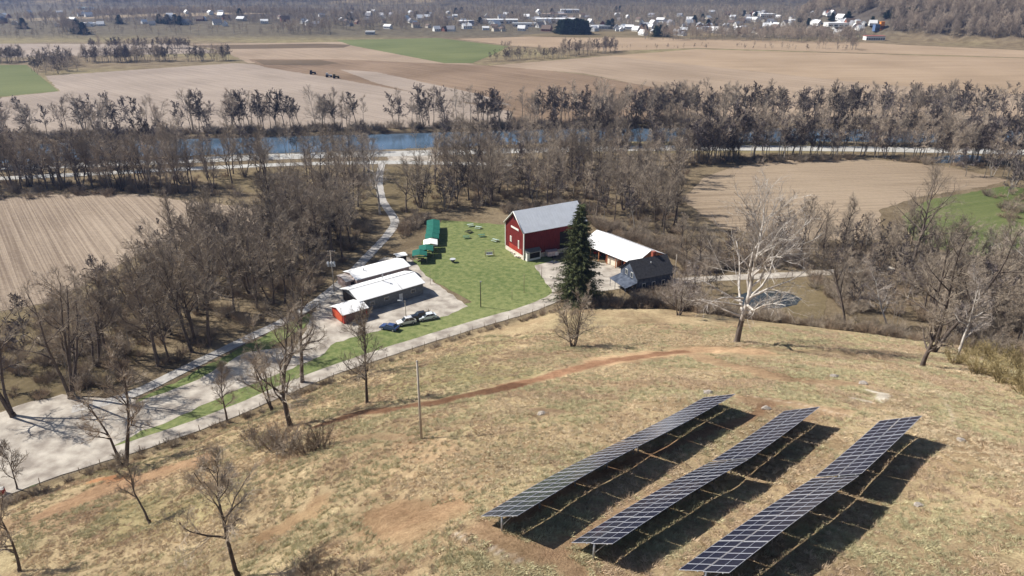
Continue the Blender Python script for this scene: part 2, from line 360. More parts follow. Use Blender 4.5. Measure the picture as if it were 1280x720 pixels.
# flat sheets on the valley floor
def sheet(name, poly, m, z=.03, jit=0, seed=0):
    from mathutils.geometry import tessellate_polygon
    p=[Vector((a,b,0)) for a,b in poly]
    if jit:
        q=[];rr=random.Random(seed)
        for i in range(len(p)):
            a,b=p[i],p[(i+1)%len(p)]; nn=max(1,int((b-a).length/(jit*4))); d=(b-a)
            nr=Vector((-d.y,d.x,0)).normalized() if d.length>0 else Vector()
            for k in range(nn): q.append(a+d*(k/nn)+nr*(rr.uniform(-jit,jit) if k else 0))
        p=q
    tri=tessellate_polygon([p]); mb=MB(); mb.add([(v.x,v.y,z) for v in p],[tuple(t) for t in tri]); o=mb.build(name,m); 
    me=o.data; up=sum(f.normal.z*f.area for f in me.polygons)
    if up<0: me.flip_normals()
    return tag(o,kind='structure')
def road(name, line, w, m, z=.08, n=3, edge=.12):
    L0=[Vector((a,b,0)) for a,b in line]; P=[]
    for i in range(len(L0)-1):   # catmull rom
        p0=L0[max(i-1,0)];p1=L0[i];p2=L0[i+1];p3=L0[min(i+2,len(L0)-1)]; k=max(3,int((p2-p1).length/2.0)) if (p2-p1).length<400 else 60
        for j in range(k):
            t=j/k; P.append(.5*((2*p1)+(p2-p0)*t+(2*p0-5*p1+4*p2-p3)*t*t+(3*p1-p0-3*p2+p3)*t**3))
    P.append(L0[-1]); V=[];Fc=[]; rr=random.Random(len(P))
    for i,p in enumerate(P):
        d=(P[min(i+1,len(P)-1)]-P[max(i-1,0)]).normalized(); nr=Vector((-d.y,d.x,0)); ww=w/2
        for k in range(n+1):
            s=-1+2*k/n; q=p+nr*(ww*s+(rr.uniform(-edge,edge) if k in(0,n) else 0)); V.append((q.x,q.y,q.z))
    XYZ=np.array(V); hh=hgt(XYZ[:,0],XYZ[:,1]); V=[(a,b,max(h,0)+z) for (a,b,_),h in zip(V,hh)]
    for i in range(len(P)-1):
        for k in range(n): a=i*(n+1)+k; Fc.append((a,a+n+1,a+n+2,a+1))
    mb=MB(); mb.add(V,Fc); o=mb.build(name,m); me=o.data
    if sum(f.normal.z for f in me.polygons)<0: me.flip_normals()
    return tag(o,kind='structure')
TAN=(.36,.285,.225); TAN2=(.50,.405,.325)
FM=dict(pale=field_mat('stubble_pale',(0.247,0.200,0.162),(0.355,0.291,0.238),2.3,2.2),
 tan=field_mat('stubble_tan',(0.247,0.185,0.130),(0.355,0.272,0.198),2.42,3.0),
 orange=field_mat('stubble_orange',(0.270,0.197,0.130),(0.379,0.283,0.194),1.5,3.0),
 brown=field_mat('ploughed_brown',(0.155,0.106,0.068),(0.263,0.188,0.130),2.42,3),
 dark=field_mat('dark_strip',(0.100,0.072,0.047),(0.155,0.113,0.072),1.4,2.0),
 green=field_mat('green_crop',(0.109,0.128,0.050),(0.155,0.170,0.072),1.2,4.0,sharp=.3),
 dgreen=field_mat('dull_green_crop',(0.085,0.109,0.036),(0.139,0.155,0.061),1.2,4.0,sharp=.3),
 left=field_mat('corn_stubble_left',(0.170,0.128,0.094),(0.363,0.291,0.220),-.66,.6,sharp=.75,st=.006),
 right=field_mat('corn_stubble_right',(0.209,0.158,0.108),(0.348,0.272,0.194),1.45,1.0,sharp=.85,st=.006),
 olive=field_mat('rough_grass',(0.116,0.091,0.050),(0.209,0.162,0.094),.5,2.0,sharp=.3))
z0=.03
for nm,poly,mk,z,j in [
 ('field',[(-500,170),(-500,128),(0,122),(75,114),(56,95),(100,92),(290,79),(315,80),(420,98),(520,116),(640,140),(640,157),(430,161),(230,166),(0,172)],'pale',.03,2),
 ('field',[(-250,84),(33,81),(73,114),(0,121),(-250,130)],'green',.05,1),
 ('field',[(-400,66),(-400,48),(110,46),(180,40),(200,45),(240,58),(280,66),(100,70),(0,72)],'pale',.04,2),
 ('field',[(190,40),(340,37),(395,45),(470,52),(560,76),(600,81),(310,79),(285,66),(240,56)],'tan',.035,2),
 ('field',[(190,39),(335,37.2),(370,40),(330,43),(200,43)],'brown',.06,1),
 ('field',[(235,57),(400,54.5),(440,56),(430,59.5),(280,61.5)],'dark',.06,1),
 ('field',[(310,74),(420,74),(560,80),(640,83),(720,92),(860,116),(860,150),(640,158),(640,140),(520,116),(420,98),(330,84)],'brown',.05,2),
 ('field',[(318,75.5),(400,75),(425,79),(400,82),(330,81)],'dark',.075,1),
 ('field',[(425,87),(470,90),(600,118),(640,132),(560,126),(470,104)],'pale',.075,1),
 ('field',[(405,45),(440,43.6),(520,44.2),(635,58),(625,64),(612,70),(590,79),(555,79),(440,57)],'green',.08,1),
 ('field',[(318,36),(405,35.5),(420,40),(400,46),(350,42)],'dgreen',.07,1),
 ('field',[(490,39.6),(640,41),(860,49),(1080,53),(1125,56),(1280,63),(1500,70),(1500,90),(1280,72),(870,60),(760,64),(640,57),(540,45)],'orange',.045,1),
 ('field',[(612,82),(760,70),(870,62),(1000,78),(1250,104),(1500,120),(1500,150),(860,150),(860,118),(730,92)],'tan',.06,2),
 ('field',[(760,70),(870,61.5),(1280,73),(1600,82),(1600,150),(1280,118),(1090,105),(960,91)],'orange',.085,2),
 ('field',[(700,11.4),(1300,12.4),(1300,9.6),(700,9.2)],'pale',.1,2),
 ('field',[(-200,42),(-200,20),(20,16.5),(80,13),(100,20),(70,27),(20,33)],'tan',17,2) if False else ('field',[(1080,31),(1180,24),(1190,20),(1120,18),(1085,22)],'orange',.1,1),
 ('field',[(1108,44),(1165,43),(1160,38),(1110,38)],'dgreen',.12,1),
 ('field',[(-200,47),(112,44),(105,38.5),(0,37),(-200,38)],'dgreen',.1,1),
 ('field',[(640,45),(720,47),(860,47),(930,46),(860,38),(700,40)],'olive',.1,1),
 ('field',[(852,250),(880,222),(920,208),(1000,199),(1090,199),(1180,208),(1262,225),(1230,234),(1150,246),(1100,262),(1100,300),(1000,300),(900,285)],'right',.05,1),
 ('field',[(1128,270),(1160,250),(1255,233),(1340,240),(1350,300),(1240,322),(1190,316),(1140,300)],'dgreen',.07,1),
 ('field',[(-500,300),(-500,280),(-100,255),(0,248),(60,243),(180,243),(222,250),(340,262),(345,292),(290,302),(200,302),(120,348),(60,378),(-50,400),(-500,420)],'left',.05,1.),
 ('field',[(-300,420),(-50,402),(60,380),(120,350),(180,320),(215,320),(190,400),(170,450),(150,480),(70,500),(-50,520),(-300,560)],'olive',.04,1.),
 ('field',[(545,212),(480,208),(430,212),(420,240),(440,262),(500,268),(560,262)],'olive',.04,1),
 ('field',[(230,216),(400,208),(420,240),(300,240)],'olive',.045,1),
 ('field',[(930,350),(1012,350),(1035,360),(1030,400),(1120,404),(1090,409),(1000,399),(930,390),(900,370)],'olive',.045,.6)]:
    sheet(nm,flat(*poly),FM[mk],z,j*.5,hash(mk)%97 if False else len(poly))
sheet('lawn',flat((552,275),(632,281),(690,320),(700,345),(698,374),(600,404),(500,434),(400,467),(300,512),(200,550),(60,598),(-60,650),(-60,625),(100,555),(160,520),(290,485),(390,432),(470,400),(560,385),(590,378),(530,345),(516,330),(530,300)),LAWN,.05,.5,3)
sheet('grass_verge',flat((150,512),(235,470),(310,430),(385,392),(400,396),(330,440),(240,482),(160,522)),LAWN,.065,.4,5)
sheet('gravel_lot',flat((372,432),(395,385),(440,345),(480,322),(512,322),(532,345),(585,383),(560,395),(480,412),(420,428),(400,446),(290,490),(205,530),(170,540),(110,520),(160,508),(240,478),(310,440)),GRAVEL,.07,.4,6)
sheet('gravel_yard',flat((668,332),(690,326),(740,326),(790,335),(800,350),(770,362),(700,374),(690,366)),GRAVEL,.06,.4,7)
sheet('gravel_clearing',flat((-260,590),(-80,545),(20,508),(78,493),(120,497),(170,500),(175,540),(130,565),(50,592),(-40,632),(-260,720)),GRAVEL,.075,.5,8)
road('lane',flat((90,512),(160,495),(230,462),(310,423),(380,388),(430,350),(462,318),(486,292),(493,275),(478,250),(474,225),(478,203)),2.9,ROADM,.10)
road('driveway',flat((-120,668),(-40,632),(60,592),(200,548),(300,511),(400,469),(500,435),(600,404),(650,390),(690,374),(712,358)),3.9,GRAVEL,.11)
road('farm_track',flat((835,352),(900,348),(960,345),(1030,341),(1110,335),(1190,333),(1300,326)),3.6,GRAVEL,.08)
road('highway',flat((-400,232),(-100,214),(200,202),(350,196),(540,191),(700,187),(900,185),(1170,188),(1500,196)),11,HWY,.09,edge=.05)
road('road',flat((-400,250),(-100,229),(200,213),(350,206),(480,203),(540,204),(640,206)),6,HWY,.08,edge=.05)
sheet('gravel_lot',flat((485,206),(485,190),(545,187),(548,203)),GRAVEL,.06,.5,9)
road('river_path',flat((330,163),(330,163.2)),1,HWY) if False else None
sheet('water',RIV,WATER,-1.3)
sheet('pond',flat((918,372),(932,366),(955,363),(985,366),(1003,374),(996,381),(975,386),(950,387),(928,382)),PONDW,.07,.4,10)
sheet('pond',flat((1163,197),(1195,193.5),(1228,195),(1225,203),(1168,204)),WATER,.06,1,11)
for q in ([(850,8.2),(940,8.0),(990,7.2),(860,7.2)],): pass

# ------------------------------------------------------------------ trees
def prisms(p0,p1,r0,r1,nside):
    """tapered prisms, vectorised; nside>=3 ; returns V,quads"""
    p0=np.asarray(p0,float);p1=np.asarray(p1,float);k=len(p0)
    a=p1-p0; a/=np.linalg.norm(a,axis=1,keepdims=True)+1e-9
    ref=np.where(np.abs(a[:,2:3])<.9,np.array([[0,0,1.]]),np.array([[1.,0,0]])); u=np.cross(a,ref); u/=np.linalg.norm(u,axis=1,keepdims=True)+1e-9; w=np.cross(a,u)
    th=2*np.pi*np.arange(nside)/nside; dirs=u[:,None]*np.cos(th)[None,:,None]+w[:,None]*np.sin(th)[None,:,None]
    B=p0[:,None]+dirs*np.asarray(r0)[:,None,None]; Tp=p1[:,None]+dirs*np.asarray(r1)[:,None,None]
    V=np.concatenate([B,Tp],1).reshape(-1,3); o=np.arange(k)[:,None]*(2*nside); j=np.arange(nside)
    q=np.stack([o+j,o+(j+1)%nside,o+nside+(j+1)%nside,o+nside+j],-1).reshape(-1,4); return V,q
def cones(p0,p1,r0):
    p0=np.asarray(p0,float);p1=np.asarray(p1,float);k=len(p0)
    a=p1-p0; a/=np.linalg.norm(a,axis=1,keepdims=True)+1e-9
    ref=np.where(np.abs(a[:,2:3])<.9,np.array([[0,0,1.]]),np.array([[1.,0,0]])); u=np.cross(a,ref); u/=np.linalg.norm(u,axis=1,keepdims=True)+1e-9; w=np.cross(a,u)
    th=2*np.pi*np.arange(3)/3; dirs=u[:,None]*np.cos(th)[None,:,None]+w[:,None]*np.sin(th)[None,:,None]
    B=p0[:,None]+dirs*np.asarray(r0)[:,None,None]; V=np.concatenate([B,p1[:,None]],1).reshape(-1,3); o=np.arange(k)[:,None]*4
    t=np.stack([o+0,o+1,o+3,o+1,o+2,o+3,o+2,o+0,o+3],-1).reshape(-1,3); return V,t
def unit(v): return v/(np.linalg.norm(v)+1e-9)
def grow(seed, Hh=18, trunks=1, limbs=12, br=8, sub=6, tw=6, spread=.42, first=.25, up=.55, rb=None, lean=(0,0), wob=.05, twr=.017, fork=False):
    g=np.random.default_rng(seed); S1=[[],[],[],[]]; S2=[[],[],[],[]]; S3=[[],[],[]]
    def seg(S,a,b,r0,r1): S[0].append(a);S[1].append(b);S[2].append(r0);S[3].append(r1)
    rb=rb or Hh*.017
    def poly(start,d,L,nseg,r0,r1,S,bend=.12,lift=.06):
        pts=[np.array(start,float)]; d=unit(np.array(d,float)); rs=[r0]
        for i in range(nseg):
            d=unit(d+g.normal(0,bend,3)+np.array([0,0,lift])); pts.append(pts[-1]+d*L/nseg); rs.append(r0+(r1-r0)*(i+1)/nseg); seg(S,pts[-2],pts[-1],rs[-2],rs[-1])
        return pts,rs
    def along(pts,rs,t):
        k=t*(len(pts)-1); i=min(int(k),len(pts)-2); f=k-i; return pts[i]*(1-f)+pts[i+1]*f, rs[i]*(1-f)+rs[i+1]*f, unit(pts[i+1]-pts[i])
    def side(d,ang):
        v=g.normal(0,1,3); v-=v.dot(d)*d; v=unit(v); return unit(d*math.cos(ang)+v*math.sin(ang))
    for t in range(trunks):
        az=g.uniform(0,6.28); off=0 if trunks==1 else .35; hh=Hh*(1 if t==0 else g.uniform(.75,1))
        d0=np.array([lean[0],lean[1],1.])+np.array([math.cos(az),math.sin(az),0])*(0.0 if trunks==1 else g.uniform(.12,.34))
        pts,rs=poly([math.cos(az)*off,math.sin(az)*off,-.3],d0,hh*1.0,10,rb*(1 if trunks==1 else .75),rb*.10,S1,wob,.04)
        # root flare
        seg(S1,np.array([math.cos(az)*off,math.sin(az)*off,-.4]),pts[0]+np.array([0,0,.9]),rb*1.5,rb*.9)
        nl=max(3,int(limbs/(1 if trunks==1 else trunks*.75)))
        for i in range(nl):
            f=first+(1-first)*(i+g.uniform(0,.9))/nl; f=min(f,.98); p,r,d=along(pts,rs,f); ang=g.uniform(.55,1.15)*(1-.35*f); a=side(d,ang); a[2]=abs(a[2])*up+.15 if a[2]<.2 else a[2]*(.75+.25*f)
            L=Hh*spread*(1.15-f*.72)*g.uniform(.75,1.2); lp,lr=poly(p,a,L,6,min(r*.75,rb*.5),.035,S1,.19,.055)
            for j in range(br):
                fj=.18+.8*(j+g.random())/br; fj=min(fj,.99); q,rq,dq=along(lp,lr,fj); bL=L*.5*(1.15-.6*fj)*g.uniform(.7,1.25)
                bp,brr=poly(q,side(dq,g.uniform(.5,1.0)),bL,3,min(rq*.7,.07),.02,S2,.2,.08)
                for m in range(sub):
                    fm=min(.99,.1+.9*(m+g.random())/sub); c,rc,dc=along(bp,brr,fm); sL=max(.5,bL*.45)*g.uniform(.6,1.2); sd=side(dc,g.uniform(.4,1.0)); e=c+unit(sd+[0,0,.15])*sL
                    if tw: seg(S2,c,e,twr*1.25,twr*.8)
                    else: S3[0].append(c);S3[1].append(e);S3[2].append(twr)
                    for w_ in range(tw):
                        ft=g.uniform(.15,1); c2=c+(e-c)*ft; e2=c2+side(unit(e-c),g.uniform(.4,1.0))*sL*g.uniform(.45,.95)+np.array([0,0,.08*sL]); S3[0].append(c2);S3[1].append(e2);S3[2].append(twr)
    return S1,S2,S3
def tree_meshes(name, seed, bark, twig, split=True, sides=(6,3), **k):
    S1,S2,S3=grow(seed,**k); V1,q1=prisms(S1[0],S1[1],S1[2],S1[3],sides[0])
    V2,q2=prisms(S2[0],S2[1],S2[2],S2[3],sides[1]) if S2[0] else (np.zeros((0,3)),np.zeros((0,4)))
    V3,t3=cones(S3[0],S3[1],S3[2])
    if split:
        trunk=np_mesh('trunk',V1,np.zeros((0,3)),q1,[bark],smooth=True)
        crown=np_mesh('crown',np.vstack([V2,V3]),t3+len(V2),q2,[twig]); return trunk,crown
    V=np.vstack([V1,V2,V3]); q=np.vstack([q1,q2+len(V1)]); mq=np.concatenate([np.zeros(len(q1)),np.ones(len(q2))]); return np_mesh(name,V,t3+len(V1)+len(V2),q,[bark,twig],mt=np.ones(len(t3)),mq=mq)
def put_tree(name, pair, loc, sc, rz, label, cat='tree', group=None, tilt=(0,0)):
    e=empty(name,loc,rz,label,cat,group); e.scale=sc if isinstance(sc,tuple) else (sc,)*3; e.rotation_euler=(tilt[0],tilt[1],rz)
    for me in pair:
        o=bpy.data.objects.new(me.name.split('.')[0],me); C.objects.link(o); o.parent=e
    return e
def pxh(base, top_py):  # height of an upright thing standing at base whose top is seen at top_py
    x,y,z=base; v=(top_py-360)/F   # solve (H-h) : v = ((H-h)CP - y SP)/(y CP + (H-h) SP)
    hh=(y*SP+v*y*CP)/(CP-v*SP); return H-hh-z
# prototypes : mid trees 18 m tall
MID=[]
specs=[dict(),dict(spread=.34,first=.35,limbs=14),dict(trunks=3,limbs=16,spread=.36),dict(spread=.5,limbs=12,first=.3),dict(spread=.28,first=.45,limbs=12,up=.8),dict(trunks=2,limbs=15,spread=.38,wob=.08),dict(spread=.46,first=.2,limbs=13),dict(spread=.33,first=.5,limbs=13,up=.8)]
for i,s in enumerate(specs): MID.append(tree_meshes('mid',100+i,BARK,TWIG,Hh=18,br=8,sub=6,tw=5,twr=.016,**s))
LOW=[]
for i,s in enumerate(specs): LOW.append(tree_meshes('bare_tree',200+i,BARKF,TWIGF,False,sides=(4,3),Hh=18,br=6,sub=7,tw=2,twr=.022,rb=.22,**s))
VLOW=[]
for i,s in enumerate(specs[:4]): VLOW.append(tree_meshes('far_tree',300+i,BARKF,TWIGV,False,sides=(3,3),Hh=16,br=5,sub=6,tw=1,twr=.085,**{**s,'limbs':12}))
def bush_mesh(name, seed, m, r=1.6, h=2.2, nst=26, twr=.02, tw=14):
    g=np.random.default_rng(seed); A0=[];A1=[];AR=[]
    for i in range(nst):
        az=g.uniform(0,6.28); rr=g.uniform(0,r*.35); p=np.array([math.cos(az)*rr,math.sin(az)*rr,-.1]); d=unit(np.array([math.cos(az)*g.uniform(.1,1.1),math.sin(az)*g.uniform(.1,1.1),1.])); L=h*g.uniform(.6,1.1)
        e=p+d*L; A0.append(p);A1.append(e);AR.append(twr*2)
        for k in range(tw):
            f=g.uniform(.15,1); c=p+(e-p)*f; v=unit(d+g.normal(0,.55,3)); e2=c+v*L*g.uniform(.2,.45); A0.append(c);A1.append(e2);AR.append(twr)
            for q in range(2): f2=g.uniform(.2,1); c3=c+(e2-c)*f2; A0.append(c3);A1.append(c3+unit(v+g.normal(0,.6,3))*L*g.uniform(.1,.25));AR.append(twr*.8)
    V,t=cones(A0,A1,AR); return np_mesh(name,V,t,np.zeros((0,4)),[m])
BUSH=[bush_mesh('bush',400,BRUSH),bush_mesh('bush',401,BRUSH,r=2.2,h=1.8),bush_mesh('bush',402,TWIG,r=1.4,h=3.0)]
OBUSH=bush_mesh('bush',403,OLIVE,r=2.0,h=2.0,nst=34)

# geometry-nodes scatter, used for stuff only
def scatter(name, pos, scl, rot, idx, meshes, label=None):
    protos=[bpy.data.objects.new('scatter_source',m) for m in meshes]
    me=bpy.data.meshes.new(name); me.vertices.add(len(pos)); me.vertices.foreach_set('co',np.asarray(pos,np.float32).ravel())
    for nm,arr,ty in(('scl',scl,'FLOAT'),('rot',rot,'FLOAT'),('pick',idx,'INT')):
        a=me.attributes.new(nm,ty,'POINT'); a.data.foreach_set('value',np.asarray(arr,np.float32 if ty=='FLOAT' else np.int32))
    o=bpy.data.objects.new(name,me); C.objects.link(o); tag(o,label,None,None,'stuff')
    ng=bpy.data.node_groups.new(name,'GeometryNodeTree'); ng.interface.new_socket('Geometry',in_out='INPUT',socket_type='NodeSocketGeometry'); ng.interface.new_socket('Geometry',in_out='OUTPUT',socket_type='NodeSocketGeometry')
    N=ng.nodes;L=ng.links; gi=N.new('NodeGroupInput');go=N.new('NodeGroupOutput'); ip=N.new('GeometryNodeInstanceOnPoints'); mp=N.new('GeometryNodeMeshToPoints'); L.new(gi.outputs[0],mp.inputs[0]); L.new(mp.outputs[0],ip.inputs['Points'])
    jn=N.new('GeometryNodeJoinGeometry')
    for p in protos:
        oi=N.new('GeometryNodeObjectInfo'); oi.inputs['Object'].default_value=p; oi.inputs['As Instance'].default_value=True; L.new(oi.outputs['Geometry'],jn.inputs[0])
    L.new(jn.outputs[0],ip.inputs['Instance']); ip.inputs['Pick Instance'].default_value=True
    def na(nm,ty):
        k=N.new('GeometryNodeInputNamedAttribute'); k.data_type=ty; k.inputs['Name'].default_value=nm; return k.outputs['Attribute']
    L.new(na('pick','INT'),ip.inputs['Instance Index']); cx=N.new('ShaderNodeCombineXYZ'); L.new(na('rot','FLOAT'),cx.inputs[2]); L.new(cx.outputs[0],ip.inputs['Rotation']); L.new(na('scl','FLOAT'),ip.inputs['Scale'])
    L.new(ip.outputs[0],go.inputs[0]); md=o.modifiers.new('scatter','NODES'); md.node_group=ng
    return o
def rnd_in(poly, cnt, g, mind=0):
    lo=poly.min(0);hi=poly.max(0); out=[]; tries=0
    while len(out)<cnt and tries<cnt*60:
        tries+=1; p=lo+(hi-lo)*g.random(2)
        if inside(poly,p[0:1],p[1:2])[0] and all((p[0]-q[0])**2+(p[1]-q[1])**2>mind*mind for q in (out[-150:] if mind else [])): out.append(p)
    return out
g=np.random.default_rng(11)
HNAMES=('white house with grey roof','white house with white roof','cream house with brown roof','white house with silver roof','grey house with grey roof','white house with white roof','brick house with brown roof','cream house with silver roof','white house with white roof','white house with grey roof')
HL=[]
hr_=random.Random(5)
zones=[((430,1075),(16,46),185),((0,430),(14,34),40),((1060,1105),(30,36),5),((740,1080),(30,46),34)]
for (xa,xb),(ya,yb),c in zones:
    for k in range(c):
        a=hr_.uniform(xa,xb); b_=hr_.uniform(ya,yb)
        if a<480 and b_>33: b_=hr_.uniform(15,30)
        if a>860: b_=min(b_,40+(a-860)*.03)
        lim=39 if a<800 else 46; b_=min(b_,lim)
        i=hr_.randrange(10); where='left half of the distant town' if a<430 else ('middle of the distant town' if a<740 else 'right half of the distant town')
        HL.append((a,b_,i,hr_.uniform(0,3.1),hr_.uniform(.7,1.05),HNAMES[i]+' among trees in the '+where,'houses in the '+where))
STUFF=[]   # (x,y,scale,kind) for the one far-wood object
# --- woods with individual trees near the farm : px polygon of the bases, count, height range, label
WOODS=[
 ([(95,486),(150,478),(235,448),(305,415),(370,380),(415,345),(412,320),(330,345),(250,370),(180,400),(120,440)],30,(15,21),'bare grey-brown tree in the row along the left edge of the lane','bare trees along the lane'),
 ([(410,340),(445,312),(462,290),(455,262),(440,250),(330,262),(345,300),(230,318),(180,360),(190,395),(330,345)],52,(15,20),'bare tree in the dense wood between the striped left stubble field and the lane','wood left of the lane'),
 ([(-60,252),(0,238),(120,238),(232,243),(232,224),(100,222),(-60,232)],40,(16,21),'bare dark-trunked tree in the belt above the striped left stubble field','belt above the left stubble field'),
 ([(232,243),(330,246),(400,246),(455,255),(462,215),(400,211),(300,214),(232,222)],26,(15,20),'bare tree between the highway and the wood left of the lane','trees below the highway at left'),
 ([(500,268),(560,268),(640,256),(735,268),(745,240),(700,208),(545,210),(540,245)],36,(15,21),'bare brown tree in the wood directly behind the red barn','wood behind the barn'),
 ([(735,268),(850,305),(860,260),(852,225),(880,205),(700,206),(745,240)],36,(14,19),'bare brown tree in the wood behind the white-roofed open shed','wood behind the shed'),
 ([(905,330),(960,300),(1100,305),(1240,330),(1300,330),(1300,400),(1180,405),(1140,400),(1110,345),(1000,335)],36,(10,17),'bare tree in the thicket below the right stubble field','thicket at the right'),
 ([(1180,415),(1150,440),(1240,455),(1320,460),(1320,400)],9,(9,14),'bare tree in the thicket at the right edge of the hillside','thicket edge right'),
 ([(850,304),(905,328),(895,340),(850,330)],8,(8,12),'small bare tree between the farmhouse and the right thicket','small trees by the farmhouse'),
]
cnt=0
lane=flat((90,512),(160,495),(230,462),(310,423),(380,388),(430,350),(462,318),(486,292),(493,275),(478,250),(474,225),(478,203))
for poly,c,hr,lab,grp in WOODS:
    W2=flat(*poly)
    for p in rnd_in(W2,c,g,3.0):
        if segdist(lane,p[0:1],p[1:2])[0]<4.5: continue
        hh=g.uniform(*hr); z=hz(p[0],p[1]); i=int(g.integers(len(MID))); s=hh/18
        put_tree('bare_tree',MID[i],(p[0],p[1],z),(s*g.uniform(.85,1.1),s*g.uniform(.85,1.1),s),g.uniform(0,6.28),lab,'tree',grp); cnt+=1
print('individual wood trees',cnt)
# fill of the same woods, river belts, hedges, town and hills : one mass
def belt(poly, c, hr, kind=0, fl=True, mind=0, pix=False):
    W2=flat(*poly) if not pix else np.array(poly,float)
    for p in rnd_in(W2,c,g,mind):
        if pix: p=G(p[0],p[1])
        if segdist(lane,p[0:1],p[1:2])[0]<4.5: continue
        STUFF.append((p[0],p[1],g.uniform(*hr)/(18 if kind==0 else 16),kind))
belt([(-200,250),(0,236),(230,242),(232,222),(0,222),(-200,235)],45,(10,17))
belt([(500,266),(560,266),(640,254),(735,268),(850,305),(860,245),(852,225),(880,205),(545,208)],70,(9,17))
belt([(180,360),(240,315),(345,300),(340,262),(460,262),(445,310),(330,345)],60,(10,18))
belt([(905,330),(960,296),(1100,305),(1240,325),(1320,330),(1320,400),(1180,405),(1140,400),(1110,345),(1000,335)],90,(6,14))
belt([(1230,240),(1265,228),(1400,230),(1400,300),(1330,290)],26,(9,15))
belt([(1225,232),(1180,206),(1240,200),(1450,205),(1450,235)],34,(10,16))
# near bank of the river (below the highway and between)
belt([(-300,222),(0,208),(230,199),(230,194.5),(0,203),(-300,216)],50,(14,20))
belt([(230,200),(540,189),(540,185),(230,195)],9,(12,16))
belt([(545,188),(720,183),(720,178),(545,185)],16,(13,18)); belt([(720,183),(900,181),(1300,184),(1300,179),(900,177),(720,178)],140,(14,20))
belt([(860,206),(1000,198),(1090,198),(1190,206),(1240,212),(1290,205),(1200,196),(1000,192),(860,194)],130,(14,19))
belt([(545,206),(700,205),(860,205),(860,193),(700,194),(545,197)],50,(12,17))
belt([(-300,218),(0,208),(230,203),(232,212),(0,220),(-300,230)],40,(14,19))
# far bank
belt([(1010,345),(1130,340),(1150,412),(1040,402),(1015,370)],26,(5,10)); belt([(850,345),(900,350),(900,385),(860,380)],7,(4,7))
belt([(1180,340),(1320,330),(1330,440),(1200,445),(1150,420)],55,(6,12)); belt([(-20,440),(180,345),(180,400),(150,480),(0,505)],16,(9,14))
belt([(-500,190),(-100,177),(60,171),(225,166),(225,158),(60,163),(-100,166),(-500,178)],95,(15,21))
belt([(225,166),(430,161.5),(640,157),(760,154.5),(760,152),(640,154.5),(430,158.5),(225,163)],75,(15,22))
belt([(760,155),(900,153),(1300,156),(1700,160),(1700,148),(1300,145),(900,146),(760,150)],290,(15,21))
belt([(540,158),(760,153),(860,150),(860,140),(760,146),(640,152)],45,(13,19))
# hedgerows in the far fields
belt([(113,62),(235,61),(237,59.5),(113,60)],80,(9,13)); belt([(105,79),(285,76.5),(286,74.5),(105,76)],110,(12,15)); belt([(-150,80),(35,79),(35,76),(-150,77)],80,(12,15))
belt([(35,93),(70,94),(100,90),(98,76),(50,76)],60,(10,15)); belt([(612,77),(700,73),(700,71),(640,73)],40,(9,12)); belt([(700,73),(770,66),(768,62),(700,69)],50,(12,16)); belt([(770,64),(870,61),(1080,64),(1080,63),(870,60),(770,62)],30,(4,7)); belt([(615,57.5),(640,60),(640,58)],10,(5,8))
belt([(75,45),(110,46),(112,38),(70,36)],60,(12,17),1); belt([(350,44),(400,46),(415,44),(410,36),(355,37)],60,(11,16),1); belt([(-300,48.5),(110,48),(110,47),(-300,47)],60,(7,10),1)
belt([(190,37.5),(350,36),(350,33.5),(190,34.5)],90,(8,13),1)
belt([(800,50),(860,51),(1085,55),(1085,47),(860,40),(800,44)],330,(10,15),1)
belt([(420,39.5),(640,40),(730,38),(730,34),(560,33),(420,30)],330,(10,15),1)
belt([(1020,62),(1070,63),(1070,60),(1020,60)],16,(8,12),1); belt([(870,57),(1000,60),(1000,59),(870,56)],14,(3,6),1)
belt([(120,37),(360,36),(420,39),(700,37),(800,43),(1080,52),(1100,30),(1180,20),(1180,12),(100,14)],7000,(6,11),1,pix=True)
belt([(-300,36),(120,38),(120,26),(-300,28)],420,(8,13),1,pix=True)
belt([(0,47),(420,45),(420,40),(120,37),(0,38)],90,(7,12),1,pix=True)
belt([(-300,17),(1190,17),(1180,13),(700,12.4),(-300,11)],900,(9,14),1)
# wooded right hill and the far hills
def hillmass(x0,x1,y0,y1,c,hr,thin=0):
    k=0
    X=g.uniform(x0,x1,c*2); Y=y0+(y1-y0)*g.random(c*2)**1.7; ZZ=hgt(X,Y)
    for x,y,z in zip(X,Y,ZZ):
        if z>3 and abs(x)<y*.85+60: STUFF.append((x,y,g.uniform(*hr)/16,1)); k+=1
        if k>=c: break
hillmass(440,1100,850,1500,10000,(11,17)); hillmass(-3200,3200,1950,4200,14000,(18,30))
BNK=flat((-100,177),(230,167.5),(430,162.5),(720,155.5),(900,153),(1300,156))
arr=np.array([(a,b,s) for a,b,s,k in STUFF]); kinds=np.array([k for *_,k in STUFF])
SPX=[(582,30,30),(625,29,40),(695,28.5,46),(655,33,30),(692,21.5,40),(712,16,35),(958,22,26),(1058,33,42),(108,12,26),(108,32,24),(755,36,20),(463,43,14),(1092,50,24),(1097,39,16),(888,38,24)]
keep=np.ones(len(arr),bool)
for px_,py_,w_ in SPX+[(h[0],h[1],11) for h in HL]:
    q=T(px_,py_); keep&=~((np.abs(arr[:,0]/arr[:,1]-q.x/q.y)*q.y<w_)&(arr[:,1]<q.y+12)&(arr[:,1]>q.y-(70 if w_>12 else 45)))
arr=arr[keep]; kinds=kinds[keep]; zz=hgt(arr[:,0],arr[:,1])
pick=np.where(kinds==0,g.integers(0,8,len(arr)),8+g.integers(0,4,len(arr)))
